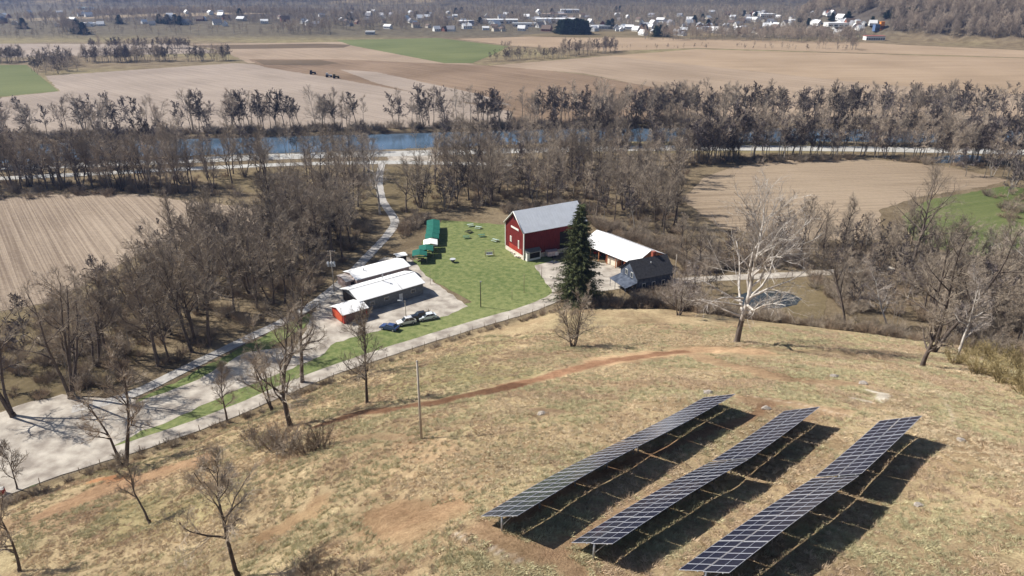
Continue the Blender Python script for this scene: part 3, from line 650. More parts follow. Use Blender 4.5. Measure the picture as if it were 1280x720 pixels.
# Join order of the sources is last linked first or first linked first; both lists are handled by giving low and very low sources to separate ranges
def stuff_wood():
    pos=np.stack([arr[:,0],arr[:,1],zz-.2],1)
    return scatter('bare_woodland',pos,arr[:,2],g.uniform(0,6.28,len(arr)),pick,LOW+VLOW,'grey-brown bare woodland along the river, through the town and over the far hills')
stuff_wood()
print('stuff trees',len(arr))
# undergrowth
bp=[]
for poly,c in [([(95,486),(235,448),(370,380),(415,345),(345,300),(300,312),(210,320),(120,400)],230),([(330,262),(455,262),(460,290),(415,345),(345,300)],110),([(-60,252),(232,243),(232,222),(-60,232)],160),([(232,243),(455,255),(462,215),(232,222)],60),
   ([(500,268),(560,266),(640,256),(735,268),(850,305),(852,225),(880,205),(545,210)],420),([(905,330),(960,300),(1100,305),(1240,330),(1320,330),(1320,400),(1180,405),(1140,400),(1110,345),(1000,335)],400),([(850,304),(1000,300),(1000,338),(850,340)],120),
   ([(1230,240),(1400,235),(1400,320),(1270,300)],120),([(1290,345),(1150,430),(1180,450),(1300,480),(1400,420)],200),([(845,378),(930,392),(1010,402),(1090,412),(1150,430),(1140,440),(1040,422),(900,404),(840,396)],150),([(730,378),(850,378),(850,392),(740,390)],60),
   ([(500,300),(540,276),(530,268),(495,285)],60),([(735,275),(850,308),(850,330),(750,290)],150),([(632,268),(740,268),(740,258),(632,258)],90),([(850,330),(900,322),(900,340),(850,345)],60),([(1150,340),(1320,335),(1330,440),(1180,440)],260),([(-20,420),(180,340),(180,400),(150,480),(0,510)],170),([(795,369),(872,362),(880,385),(790,386)],70),([(1000,345),(1110,345),(1140,395),(1050,392)],60),([(860,208),(1090,200),(1240,213),(1240,206),(1000,195),(860,198)],110)]:
    for p in rnd_in(flat(*poly),c,g):
        if segdist(lane,p[0:1],p[1:2])[0]>3.5: bp.append((p[0],p[1],g.uniform(.45,1.25),g.integers(0,3)))
for i in range(420):
    t=g.random()*(len(BNK)-1); k=int(t); p=BNK[k]+(BNK[k+1]-BNK[k])*(t-k)+np.array([0,g.uniform(-4,3)]); bp.append((p[0],p[1],g.uniform(1,1.7),g.integers(0,3)))
for line,c,w in [([(0,628),(150,573),(300,520),(420,470),(600,412),(700,384)],150,1.2)]:
    L2=flat(*line)
    for i in range(c):
        t=g.random()*(len(L2)-1); k=int(t); p=L2[k]+(L2[k+1]-L2[k])*(t-k); bp.append((p[0]+g.normal(0,.4)+.6,p[1]-g.uniform(.2,w*2),g.uniform(.2,.5),g.integers(0,3)))
bp=np.array(bp); scatter('undergrowth',np.stack([bp[:,0],bp[:,1],hgt(bp[:,0],bp[:,1])-.05],1),bp[:,2],g.uniform(0,6.28,len(bp)),bp[:,3],BUSH,'brown twiggy undergrowth below the trees, along the river bank and the fence')
# dry grass tufts on the hill
def tuft(seed, m):
    gg=np.random.default_rng(seed); a=[];b=[];r=[]
    for i in range(20):
        az=gg.uniform(0,6.28); p=np.array([gg.normal(0,.09),gg.normal(0,.09),-.02]); d=np.array([math.cos(az)*gg.uniform(.2,1),math.sin(az)*gg.uniform(.2,1),.5]); a.append(p);b.append(p+unit(d)*gg.uniform(.14,.3));r.append(.018)
    V,t=cones(a,b,r); return np_mesh('tuft',V,t,np.zeros((0,4)),[m])
TU=[tuft(1,mat('straw_blades',(.60,.49,.335),.9,.1,var=.2,scale=.2,perobj=.3)),tuft(2,mat('tan_blades',(.50,.38,.26),.9,.1,var=.2,scale=.2,perobj=.3)),tuft(3,mat('green_blades',(.43,.39,.235),.9,.1,var=.2,scale=.2,perobj=.3))]
M=150000; M=220000; X=g.uniform(-75,95,M); Y=28+112*g.random(M)**1.15; ok=inside(FPOLY,X,Y)&(segdist(FW,X,Y)>2)&(np.abs(X)<Y*.78+8); dn=vnoise(X,Y,2.5,71)*.6+vnoise(X,Y,.8,72)*.4; dn-=sum(np.clip(1-segdist(l_,X,Y)/w_,0,1)*1.5 for l_,w_ in DL); ok&=(dn*.5+g.random(M)*.7>.72)
X,Y=X[ok],Y[ok]; pk=np.where(vnoise(X,Y,9,73)+g.normal(0,.12,len(X))>.74,2,np.where(vnoise(X,Y,4,74)+g.normal(0,.15,len(X))>.55,1,0))
scatter('dry_grass',np.stack([X,Y,hgt(X,Y)],1),g.uniform(.9,1.9,len(X)),g.uniform(0,6.28,len(X)),pk,TU,'straw-coloured tufty winter grass covering the hillside')
print('tufts',len(X))

# ------------------------------------------------------------------ single trees that stand out
def single(px,py,top,label,name='bare_tree',seed=0,bark=BARK,twig=TWIG,tilt=(0,0),**k):
    b=T(px,py); hh=pxh(b,top); pr=tree_meshes('x',seed,bark,twig,Hh=hh,twr=k.pop('twr',.013),br=k.pop('br',8),sub=k.pop('sub',6),tw=k.pop('tw',6),**k)
    return put_tree(name,pr,b,1.0,0,label,tilt=tilt)
single(155,582,442,'tall dark bare tree with several upright stems at the fence below the gravel clearing',seed=11,trunks=3,spread=.30,first=.35,limbs=20)
single(188,655,578,'small crooked dark bare tree leaning left on the hillside, lower left',seed=12,lean=(-.75,.3),spread=.45,first=.4,limbs=9,wob=.14,br=7)
single(298,722,578,'bare pale-twigged tree at the bottom edge, left of centre',seed=13,spread=.40,first=.35,limbs=15)
single(363,533,398,'wide dark bare tree on the slope just above the brown thicket',seed=14,spread=.44,first=.22,limbs=16,rb=.42)
single(459,504,395,'dark spreading bare tree standing just left of the tall plain pole',seed=15,spread=.46,first=.3,limbs=15)
single(378,478,330,'tall slim bare tree rising beside the driveway left of the long building',seed=16,spread=.27,first=.25,limbs=20)
single(342,512,415,'bare tree with thin grey stems on the driveway verge left of the tall slim one',seed=26,spread=.36,first=.25,limbs=12,trunks=2)
single(88,497,345,'big bare tree with fanning dark stems at the corner of the gravel clearing',seed=17,trunks=4,spread=.30,first=.4,limbs=22,rb=.45)
single(18,520,372,'bare multi-stemmed tree at the left edge beside the gravel clearing',seed=18,trunks=3,spread=.30,first=.35,limbs=18)
single(262,432,300,'thick dark-trunked bare tree by the lane, tallest of its row',seed=27,spread=.36,first=.35,limbs=18,rb=.4)
single(240,440,320,'bare tree with slightly leaning dark trunk, left of the tallest in the lane row',seed=28,spread=.32,first=.4,limbs=16,lean=(-.15,0))
single(198,458,330,'bare tree with a straight thin trunk third from the clearing in the lane row',seed=29,spread=.30,first=.35,limbs=16)
single(22,612,560,'small round bare tree by the fence at the lower left edge',seed=19,spread=.45,first=.3,limbs=12,rb=.14)
single(25,715,618,'thin bare tree in the bottom left corner',seed=20,spread=.34,first=.25,limbs=13)
single(284,527,455,'slim bare tree on the fence line between gravel lot and hillside',seed=21,spread=.28,first=.3,limbs=13)
single(1153,458,388,'short dark bare tree with a forked trunk at the right edge of the hillside',seed=22,spread=.48,first=.28,limbs=12,rb=.4)
single(1165,440,262,'tall grey bare tree standing behind the short forked one',seed=23,trunks=3,spread=.32,limbs=18)
single(1057,408,318,'bare tree leaning left beside the pond meadow',seed=24,lean=(-.28,.1),spread=.4,limbs=12)
single(1112,411,335,'pale bare tree leaning left over the meadow, right of the pond',seed=25,lean=(-.5,.1),spread=.42,limbs=10,bark=WBARK,twig=WTWIG)
single(1195,452,345,'thin pale-stemmed bare tree right of the short forked one',seed=35,spread=.3,limbs=12,bark=WBARK,twig=WTWIG)
single(1140,335,215,'bare tree with a wide black crown against the green field',seed=36,spread=.5,first=.3,limbs=14)
single(475,268,180,'tall pale bare tree standing over the bend of the lane',seed=37,spread=.42,limbs=16,bark=WBARK,twig=WTWIG,name='pale_tree')
single(340,312,200,'tall bare tree rising above the wood left of the lane',seed=38,spread=.36,limbs=16)
single(848,394,332,'small pale twiggy tree in front of the dark-roofed farmhouse',seed=41,spread=.5,first=.15,limbs=14,trunks=3,twig=WTWIG)
# white sycamore
sb=T(921,428); SY=grow(81,Hh=pxh(sb,222)*.80,limbs=19,br=9,sub=6,tw=4,spread=.66,first=.24,up=.35,rb=.56,twr=.014,wob=.045)
S1,S2,S3=SY; n0=len(S1[0])
gg=np.random.default_rng(5)
for ang,z0_,L in((3.3,7.5,10),(3.0,5.5,9),(3.55,9,9),(.1,5.2,8.5),(-.4,6.5,6),(2.8,8.2,11)):   # low arching limbs
    p=np.array([0,0,z0_]); d=unit(np.array([math.cos(ang),math.sin(ang),.25])); r=.24
    for k in range(8):
        q=p+d*L/8; S1[0].append(p);S1[1].append(q);S1[2].append(r);S1[3].append(r*.84); r*=.84; p=q; d=unit(d+gg.normal(0,.13,3)+np.array([0,0,.12-.055*k]))
        for j in range(4):
            v=unit(d+gg.normal(0,.7,3)); e=p+v*gg.uniform(.8,2.2); S2[0].append(p);S2[1].append(e);S2[2].append(.035);S2[3].append(.015)
            for m in range(5): c=p+(e-p)*gg.random(); S3[0].append(c);S3[1].append(c+unit(v+gg.normal(0,.6,3))*gg.uniform(.4,1.));S3[2].append(.015)
lowm=np.array(S1[1])[:,2]<5.2
sel=lambda m:[list(np.array(x)[m]) for x in S1]
V1,q1=prisms(*S1,7); mq=np.repeat((lowm&(np.array(S1[2])>.3)).astype(int),7)
trunk=np_mesh('trunk',V1,np.zeros((0,3)),q1,[WBARK,mat('rough_sycamore_bark',(.16,.13,.11),.95,.1,var=.3,scale=3)],mq=mq,smooth=True); V2,q2=prisms(*S2,3); V3,t3=cones(*S3)
crown=np_mesh('crown',np.vstack([V2,V3]),t3+len(V2),q2,[WTWIG,WBARK],mt=np.zeros(len(t3)),mq=np.ones(len(q2))); put_tree('sycamore_tree',(trunk,crown),sb,1,0,'large white-limbed bare sycamore standing alone at the top of the hillside right of the farmhouse')
e=single(1300,430,205,'white-limbed bare tree reaching in at the right edge above the thicket',seed=39,spread=.46,limbs=16,bark=WBARK,twig=WTWIG,name='sycamore_tree')
# spruce
def conifer(seed,Hh,Rb,dens,m,bark,needle_l=.5,nw=.10,per=26):
    gg=np.random.default_rng(seed); A0=[];A1=[];B0=[];B1=[];BR=[]
    z=Hh*.06
    while z<Hh*.985:
        f=z/Hh; L=Rb*1.1*(1-f)**.72*gg.uniform(.8,1.12)+.3; nb=max(4,int(dens*(1-f*.45)))
        a0=gg.uniform(0,6.28)
        for k in range(nb):
            az=a0+k*6.283/nb+gg.normal(0,.2); l=L*gg.uniform(.55,1.25); droop=-.18-.22*(1-f); p=np.array([0,0,z+gg.normal(0,.15)]); pr=p
            ns=5
            for s_ in range(1,ns+1):
                t=s_/ns; q=np.array([math.cos(az)*l*t,math.sin(az)*l*t,p[2]+droop*l*t+.26*l*t*t]); B0.append(pr);B1.append(q);BR.append(.05*(1-t)+.015)
                cnt_=max(3,int(per*l/Rb/ns*(1.1)))
                for j in range(cnt_):
                    c=pr+(q-pr)*gg.random(); sd=1 if gg.random()<.5 else -1; out_=np.array([math.cos(az),math.sin(az),0]); lat=np.array([-math.sin(az),math.cos(az),0])*sd
                    v=unit(out_*gg.uniform(.25,1)+lat*gg.uniform(.2,1)+np.array([0,0,gg.uniform(-.75,.2)])); A0.append(c);A1.append(c+v*needle_l*gg.uniform(.6,1.3)*(1.2-.5*t))
            pass
        z+=Hh*.028*gg.uniform(.85,1.15)
    Vb,qb=prisms(B0,B1,BR,[r*.8 for r in BR],3)
    Vt,qt=prisms([[0,0,-.3],[0,0,Hh*.5]],[[0,0,Hh*.5],[0,0,Hh]],[Rb*.09,Rb*.05],[Rb*.05,.03],8)
    Vn,tn=cones(A0,A1,np.full(len(A0),nw)); return np_mesh('trunk',np.vstack([Vt,Vb]),np.zeros((0,3)),np.vstack([qt,qb+len(Vt)]),[bark]), np_mesh('crown',Vn,tn,np.zeros((0,4)),[m])
b=T(722,376); hs=pxh(b,254); sp=conifer(9,hs,6.4,20,NEEDLE,BARK,needle_l=1.15,nw=.085,per=130)
put_tree('spruce_tree',sp,b,1,0,'tall dark green spruce standing in front of the red barn','tree')
FC=[conifer(20+i,14,4.2,9,NEEDLEF,BARKF,needle_l=1.3,nw=.3,per=26) for i in range(3)]
spots=[(700,42,18),(706,43,20),(713,43,19),(720,43,21),(727,43,20),(733,43,18),(710,41,19),(722,41,18),(1185,40,0),(98,42,18),(105,43,16),(30,36,15),(200,29,13),(210,30,14),(220,30,14),(226,31,13),(300,20,12),(437,25,12),(570,17,12),(577,16,12),(640,22,11),(690,18,12),(760,36,13),(765,33,12),(770,15,12),(775,14,12),(820,46,14),(832,46,14),(826,42,12),(1010,33,12),(1000,28,12),(868,28,12),(878,26,12),(885,34,12),(895,32,12),(1090,30,10),(1120,30,11),(1108,22,10),(1115,22,10),(1135,20,11),(1145,20,11),(150,30,13),(440,13,11),(520,22,11),(535,21,11),(600,30,11),(930,20,11),(945,22,11),(1040,26,11),(1060,24,11)]
for i,(a,b_,hh) in enumerate(spots):
    if hh==0: continue
    p=T(a,b_); lab='dark evergreen in the clump at the near edge of the town' if i<8 else 'dark evergreen tree standing among the bare trees of the town'
    s=hh/14*1.15; put_tree('evergreen_tree',FC[i%3],p,(s*1.6,s*1.6,s*.9),g.uniform(0,6),lab,'tree','evergreens at the edge of town' if i<8 else 'evergreens in the town')
# shrubs
def shrub(px,py,h_,w_,label,k=0,group=None):
    b=T(px,py); e=bpy.data.objects.new('shrub',(BUSH+[OBUSH])[k]); C.objects.link(e); hs_=(2.3,2.0,3.1,2.1)[k]; rs_=(1.9,2.3,1.9,2.2)[k]
    e.location=b; e.scale=(w_/2/rs_,w_/2/rs_,h_/hs_); e.rotation_euler=(0,0,px*.37); tag(e,label,'shrub',group)
big=[]
b=T(716,434); hh=pxh(b,368); pr=tree_meshes('x',51,BARK,TWIG,Hh=hh,trunks=7,limbs=30,spread=.42,first=.12,br=7,sub=5,tw=5,twr=.014,rb=.16)
put_tree('shrub',pr,b,1,0,'round brown bare shrub below the spruce on the hillside','shrub')
for i,(a,b_,h_,w_,k) in enumerate([(312,550,2.4,4,0),(325,558,3.0,5,2),(342,562,3.4,5.5,0),(360,566,3.2,5.5,2),(382,566,3.2,5.5,1),(402,560,3.0,5,0),(350,550,3.0,5,1)]): shrub(a,b_,h_,w_,'brown bare shrub in the thicket below the wide dark tree',k,'thicket on the slope')
for i,(a,b_,h_,w_,k) in enumerate([(385,718,1.4,2.6,0),(415,722,1.3,3,1),(448,716,1.0,2.4,0),(360,725,1.2,2.4,2)]): shrub(a,b_,h_,w_,'low dark shrub at the bottom edge, right of the pale-twigged tree',k,'low shrubs at the bottom edge')
for i,(a,b_,h_,w_) in enumerate([(1195,455,3,6),(1225,468,3.4,7),(1255,480,3.6,8),(1285,492,4,8),(1240,452,3.6,7),(1275,462,4,8),(1215,445,3,6)]): shrub(a,b_,h_,w_,'olive-brown dense shrub where the hillside meets the right thicket',3,'olive shrubs at the right')
for a,b_ in [(640,432),(575,470)] : pass
shrub(535,388+4,1.2,1.6,'small bare shrub on the verge between the parked cars and the driveway',0)
shrub(240,600,1.6,2.2,'grey bare shrub on the slope above the crooked leaning tree',2)
shrub(700,366,2.2,3.4,'pale twiggy shrub at the yard entrance left of the spruce',2)
shrub(762,372,2.0,3.0,'ochre twiggy shrub right of the spruce foot',3)

# ------------------------------------------------------------------ solar arrays
def bump_ground(x,y): return hz(x,y)
def module_meshes():
    # portrait module : x across the table 2.09, y along the row 1.035
    f=MB(); w,l,t=2.09,1.035,.035
    for c,d in(((0,-l/2+.0125,0),(w,.025,t)),((0,l/2-.0125,0),(w,.025,t)),((-w/2+.0125,0,0),(.025,l-.05,t)),((w/2-.0125,0,0),(.025,l-.05,t))): f.box(c,d)
    f.box((0,0,.0125),(.03,l-.05,.006))
    gl=MB(); gl.box((0,0,.004),(w-.05,l-.05,.012)); return gl.mesh('solar_panel',CELL), f.mesh('frame',ALU)
GLM,FRM=module_meshes()
ROWS=[((602,645),(775,552),(880,497),(39.3,42.95,44.5),.52,'farthest-left row'),((715,678),(889,577),(980,514),(39.4,42.9,44.25),.55,'middle row'),((849,712),(1018,597),(1100,526),(37.97,41.38,42.71),.57,'right-hand row')]
def Gd(px,py,D):
    d=ray(px,py); t=D/-d[2]; return Vector((d[0]*t,d[1]*t,H-D))
for A_,B_,C_,Ds,th,rn in ROWS:
    pa,pb,pc=Gd(*A_,Ds[0]),Gd(*B_,Ds[1]),Gd(*C_,Ds[2])
    for (s0,s1,nm_,where) in ((pa,pb,20,'near and longer'),(pb,pc,15,'far and shorter')):
        dirv=(s1-s0); rowd=dirv.normalized(); plan=Vector((rowd.x,rowd.y,0)).normalized(); side=Vector((plan.y,-plan.x,0)); L=dirv.length-.25
        s0=s0+rowd*(.25 if where[0]=='f' else 0)
        mid=s0+rowd*L/2; zz_=hz(mid.x,mid.y); root=empty('solar_array',(mid.x+side.x*1.8,mid.y+side.y*1.8,zz_),0,'%s solar table of the %s on the hillside'%(where,rn),'solar array','solar tables on the hillside'); o0=root.location.copy()
        cross=(side*math.cos(th)+Vector((0,0,math.sin(th)))).normalized()
        sag=lambda t:-.25*math.sin(math.pi*t) if where[0]=='n' else .12*math.sin(math.pi*t)
        grp=nm_//5; pitch=(L-.10*(grp-1))/nm_
        def at(u,t,off=0):
            base=s0+rowd*(L*t); base.z+=sag(t)*(-1); up=cross.cross(rowd).normalized(); up=up if up.z>0 else -up
            return base+cross*u+up*off
        for i in range(nm_):
            al=(i+.5)*pitch+(i//5)*.10; t=al/L; tang=(at(0,min(1,t+.02))-at(0,max(0,t-.02))).normalized(); cr=(cross-tang*cross.dot(tang)).normalized(); up=cr.cross(tang)
            if up.z<0: up=-up; tang2=-tang
            else: tang2=tang
            cr2=tang2.cross(up)
            for u in(1.055,3.245):
                o=bpy.data.objects.new('solar_panel',GLM); C.objects.link(o); o.parent=root; p=at(u,t)-o0
                Mx=Matrix((cr2,tang2,up)).transposed().to_4x4(); Mx.translation=p; sc=Matrix.Diagonal((1,min(1,(pitch-.012)/1.035),1,1)); o.matrix_local=Mx@sc
                q=bpy.data.objects.new('frame',FRM); C.objects.link(q); q.parent=o; q.location=(0,0,.008)
        # rails, purlins, posts
        for u in(.55,1.6,2.7,3.75):
            r=MB(); ns=10
            for k in range(ns):
                a=at(u,k/ns,-.06)-o0; b2=at(u,(k+1)/ns,-.06)-o0; r.tube(a,b2,.035,n=4)
            r.build('purlin',METAL,root)
        npst=grp+1
        for k in range(npst):
            t=min(.985,max(.015,k/grp)); c=at(2.14,t,-.12); zg=hz(c.x,c.y)
            pm=MB(); pm.tube(Vector((c.x,c.y,zg-.3))-o0,c-o0,.085,n=6); pm.build('post',METAL,root)
            rm=MB(); rm.tube(at(.3,t,-.12)-o0,at(4.0,t,-.12)-o0,.05,n=4); rm.build('rafter',METAL,root)
            bm=MB(); bm.tube(Vector((c.x,c.y,zg+.5))-o0,at(3.3,t,-.14)-o0,.03,n=4); bm.build('brace',METAL,root)

for q in ROWL: print('clear',[round(float(p[2]-hz(p[0],p[1])),2) for p in (q[0],(q[0]+q[1])/2,q[1],(q[1]+q[2])/2,q[2])])
# ------------------------------------------------------------------ buildings
def frame2(px,py,ang,e=0.0,h=0):   # local frame: origin on ground below a roof corner seen at px,py,height h
    p=G(px,py,e+h); return Matrix.Translation((p[0],p[1],e))@Matrix.Rotation(ang,4,'Z')
def building(name,M,L,Wd,he,hr,wall,roof,label,cat,ov=.4,base=None,th=.12,openf=False,gable_mat=None,under=None):
    """local x along the ridge (0..L), y away from the viewer (0..Wd), origin at the near left corner of the front wall"""
    loc=M.translation; rz=M.to_euler().z; root=empty(name,loc,rz,label,cat); w=MB(); b0=base or 0
    def wallbox(x0,x1,y0,y1,z0,z1,mb): mb.box(((x0+x1)/2,(y0+y1)/2,(z0+z1)/2),(x1-x0,y1-y0,z1-z0))
    tk=.2
    if not openf: wallbox(tk,L-tk,0,tk,b0,he,w)
    wallbox(tk,L-tk,Wd-tk,Wd,b0,he,w)
    I4=Matrix.Identity(4)
    for x0 in(0,L-tk):
        V=[(x0+dx,y,z) for dx in(0,tk) for y,z in((0,b0),(Wd,b0),(Wd,he),(Wd/2,hr),(0,he))]
        w.add(V,[(0,1,2,3,4)[::-1],(5,6,7,8,9),(0,1,6,5),(1,2,7,6),(2,3,8,7),(3,4,9,8),(4,0,5,9)])
    w.build('wall',wall,root)
    if b0>0:
        bb=MB(); bb.box((L/2,Wd/2,b0/2-.3),(L+.16,Wd+.16,b0+.6)); bb.build('foundation',STONE,root)
    sl=(hr-he)/(Wd/2)
    for sgn,ya in((1,0),(-1,Wd)):
        r=MB(); ye=ya-sgn*ov; ze=he-sl*ov; ym=Wd/2; 
        b_=[(-ov,ye,ze+.02),(L+ov,ye,ze+.02),(L+ov,ym,hr+.02),(-ov,ym,hr+.02)]
        if sgn<0: b_=b_[::-1]
        r.hexa(b_,[(x,y,z+th) for x,y,z in b_])
        # standing seams
        k=int((L+2*ov)/.9)
        for i in range(k+1):
            x=-ov+.03+i*(L+2*ov-.06)/k; a0=(x,ye,ze+.02+th); a1=(x,ym,hr+.02+th)
            if roof in(WHITEM,BLUEM): r.tube(a0,a1,.035,n=3,caps=False)
        r.build('roof',roof,root)
    return root
def part(root,name,m,fn,parent=None):
    b_=MB(); fn(b_); return b_.build(name,m,parent or root)
# red barn
M0=frame2(655,290,R(29),0,8.6)
barn=building('barn',M0,21,10.8,8.6,13.2,RED,BLUEM,'large red barn with pale metal roof behind the spruce','barn',ov=.45,base=1.3)
part(barn,'door',DKWOOD,lambda b:b.box((14.2,-.03,4.0),(4.2,.08,5.2)))
for y,z,ht,wd in((3.0,3.9,2.5,.65),(7.6,4.3,1.7,.9)):
    wf=part(barn,'window',TRIM,lambda b:b.box((-.05,y,z),(.1,wd,ht))); part(barn,'pane',mat('dusty_pane',(.5,.46,.42),.5,.4),lambda b:b.box((-.11,y,z),(.03,wd*.55,ht*.8)),wf)
part(barn,'window',DKWOOD,lambda b:b.box((-.03,5.4,11.2),(.08,.8,1.2)))
part(barn,'window',DKWOOD,lambda b:b.box((-.03,2.6,1.9),(.08,.9,.9)))
part(barn,'sign',TRIM,lambda b:b.box((-.06,5.2,8.2),(.1,4.4,.55)))
part(barn,'red_lower_band',REDB,lambda b:b.box((-.05,4.9,2.1),(.06,7.6,1.5)))
part(barn,'corner_board',TRIM,lambda b:(b.box((-.05,-.05,4.9),(.3,.3,7.2)),b.box((-.05,10.85,4.9),(.25,.25,7.2))))
for s_ in(0,1):
    part(barn,'bargeboard',TRIM,lambda b:b.tube((-.5,-.45+s_*11.7,8.3),(-.5,5.4,13.2),.16,n=4))
part(barn,'battens',mat('red_battens',(.10,.012,.01),.85,.2),lambda b:[b.box((.6+i*.7,-.03,4.9),(.06,.07,7.1)) for i in range(29) if not 11.9<.6+i*.7<16.4])
tag(part(None,'rubble_heap',STONE,lambda b:[b.box((random.uniform(-3.2,2.2),random.uniform(-.7,.9),random.uniform(.1,.4)),(random.uniform(.5,1.4),random.uniform(.5,1.2),random.uniform(.3,.8)),random.uniform(0,3)) for i in range(26)]),'pale stone rubble heap along the gable foot of the red barn','rubble')
rb_=bpy.data.objects['rubble_heap']; pp=G(645,318); rb_.location=(pp[0],pp[1],.1); rb_.rotation_euler=(0,0,R(118))
# small shed by the barn
M1=frame2(659,316.5,R(31),0,2.6)
sh=building('small_shed',M1,4.6,3.4,2.6,3.4,TRIM,GREYROOF,'small white shed with grey roof at near corner of the red barn','shed',ov=.25)
part(sh,'door',DKWOOD,lambda b:b.box((-.03,1.7,1.0),(.08,1.0,1.9))); part(sh,'window',DKWOOD,lambda b:b.box((2.6,-.03,1.5),(3.4,.08,1.6)))
# long main building
ml=frame2(450,376,R(39),0,3.4)
mb1=building('long_building',ml,17.8,9.4,3.4,4.7,BLOCK,WHITEM,'long low grey building with white metal roof behind the parked cars','building',ov=.45)
part(mb1,'door',mat('pale_door',(.6,.62,.62),.5,.4),lambda b:b.box((11.2,-.03,1.1),(1.0,.1,2.1)))
for x in(3.2,7.2,14.8): 
    f=part(mb1,'window',TRIM,lambda b:b.box((x,-.02,1.9),(1.3,.08,.9))); part(mb1,'pane',GLASS,lambda b:b.box((x,-.07,1.9),(1.14,.04,.74)),f)
part(mb1,'vent_pipe',METAL,lambda b:(b.tube((8.9,4.4,4.5),(8.9,4.4,6.2),.1),b.tube((8.9,4.4,6.2),(8.9,4.4,6.45),.2)))
part(mb1,'gable_band',DKWOOD,lambda b:b.box((-.03,4.7,1.9),(.06,8.4,2.6)))
part(mb1,'roof_ridge_cap',mat('grey_cap',(.45,.47,.48),.5,.4),lambda b:(b.tube((-.4,4.7,4.84),(18.2,4.7,4.84),.08,n=5),b.tube((11.5,-.3,3.5),(11.5,4.7,4.9),.05,n=4)))
# red addition
ma=frame2(429,393.5,R(39),0,2.5)
ad=building('red_building',ma,6.2,6.0,2.5,3.3,REDB,WHITEM,'low red building with white roof at the left end of the long grey building','building',ov=.35)
part(ad,'garage_door',mat('brown_panel',(.16,.10,.085),.8,.2),lambda b:b.box((3.2,-.04,1.15),(5.2,.1,2.1)))
part(ad,'door',mat('orange_red_panel',(.5,.09,.04),.7,.2),lambda b:b.box((-.04,3.0,1.1),(.1,4.6,1.9)))
# rear building
mr=frame2(446,349.5,R(38),0,2.9)
rbd=building('rear_building',mr,15.5,7.0,2.9,3.7,PINKW,WHITEM,'pinkish low building with white roof behind the long grey building','building',ov=.4)
for x in(2.5,6,9.5): f=part(rbd,'window',TRIM,lambda b:b.box((x,-.02,1.6),(1.2,.08,1.0))); part(rbd,'pane',GLASS,lambda b:b.box((x,-.07,1.6),(1.0,.04,.8)),f)
part(rbd,'roof_vent',METAL,lambda b:b.tube((3.5,3.0,3.5),(3.5,3.0,4.5),.12))
# lean-to at its left end
mlt=frame2(433,352,R(38),0,2.4)
lt=building('lean_to',mlt,3.2,5.4,2.3,2.7,PINKW,mat('weathered_tin',(.55,.5,.47),.6,.4),'small pinkish lean-to at the left end of the rear building','lean-to',ov=.2)
part(lt,'door',DKWOOD,lambda b:b.box((1.6,-.03,1.0),(.9,.08,1.9)))
# kiosk
mk=frame2(497,321,R(30),0,2.6)
ks=building('kiosk',mk,2.6,2.4,2.6,2.9,mat('dark_boards',(.05,.045,.04),.85,.2),WHITEC,'small dark kiosk with white roof at the lower end of the green shelters','kiosk',ov=.3); part(ks,'hatch',DKWOOD,lambda b:b.box((1.3,-.03,1.4),(1.4,.08,.9)))
# open shed
ms=frame2(793,329.5,R(127),0,3.6)
def open_shed():
    L,Wd,he,hr=21,12,3.6,6.1
    M=Matrix.Translation(ms.translation)@Matrix.Rotation(R(127),4,'Z'); root=empty('open_shed',ms.translation,R(127),'long open-fronted shed with white metal roof between spruce and farmhouse','shed')
    # local x along, front side faces local +y (towards the viewer's left)
    w=MB(); w.box((L/2,-Wd+.1,he/2),(L-.4,.2,he))
    for x0 in(0,L-.2):
        V=[(x0+dx,y,z) for dx in(0,.2) for y,z in((-Wd,0),(0,0),(0,he),(-Wd/2,hr),(-Wd,he))]; w.add(V,[(0,1,2,3,4)[::-1],(5,6,7,8,9),(0,1,6,5),(1,2,7,6),(2,3,8,7),(3,4,9,8),(4,0,5,9)])
    w.build('wall',PINE,root)
    for sgn in(0,1):
        ye=.5 if sgn==0 else -Wd-.5; ze=he-.2; r=MB(); b_=[(-.4,ye,ze),(L+.4,ye,ze),(L+.4,-Wd/2,hr+.02),(-.4,-Wd/2,hr+.02)]
        if sgn==0: b_=b_[::-1]
        r.hexa(b_,[(x,y,z+.1) for x,y,z in b_]); 
        for i in range(24): x=-.35+i*(L+.7)/23; r.tube((x,ye,ze+.1),(x,-Wd/2,hr+.12),.03,n=3,caps=False)
        r.build('roof',WHITEM,root)
    for i in range(7): part(root,'post',PINE,lambda b:b.box((.25+i*(L-.5)/6,-.1,he/2-.1),(.2,.2,he-.2)))
    part(root,'beam',PINE,lambda b:b.box((L/2,-.1,he-.16),(L-.3,.14,.26)))
    part(root,'partition',mat('red_inner_boards',(.28,.07,.04),.85,.2),lambda b:(b.box((5,-5,1.6),(.15,8,3.1)),b.box((12,-5,1.6),(.15,8,3.1))))
    return root
osh=open_shed()
def simple(name,label,cat,px,py,rz,parts,e=0,group=None):
    p=T(px,py); root=empty(name,p,rz,label,cat,group)
    for nm,m,fn in parts: part(root,nm,m,fn)
    return root
simple('storage_crate','cream storage box standing in front of the open shed','crate',768,331,R(127),[('body',CREAM,lambda b:b.box((0,0,1.15),(3.6,2.0,2.0))),('lid',TRIM,lambda b:b.box((0,0,2.2),(3.8,2.2,.1))),('door',PINE,lambda b:b.box((-1.83,0,1.1),(.06,1.6,1.6)))])
def wheel(b,x,y,r,w=.2): b.tube((x,y-w/2,r),(x,y+w/2,r),r,n=14)
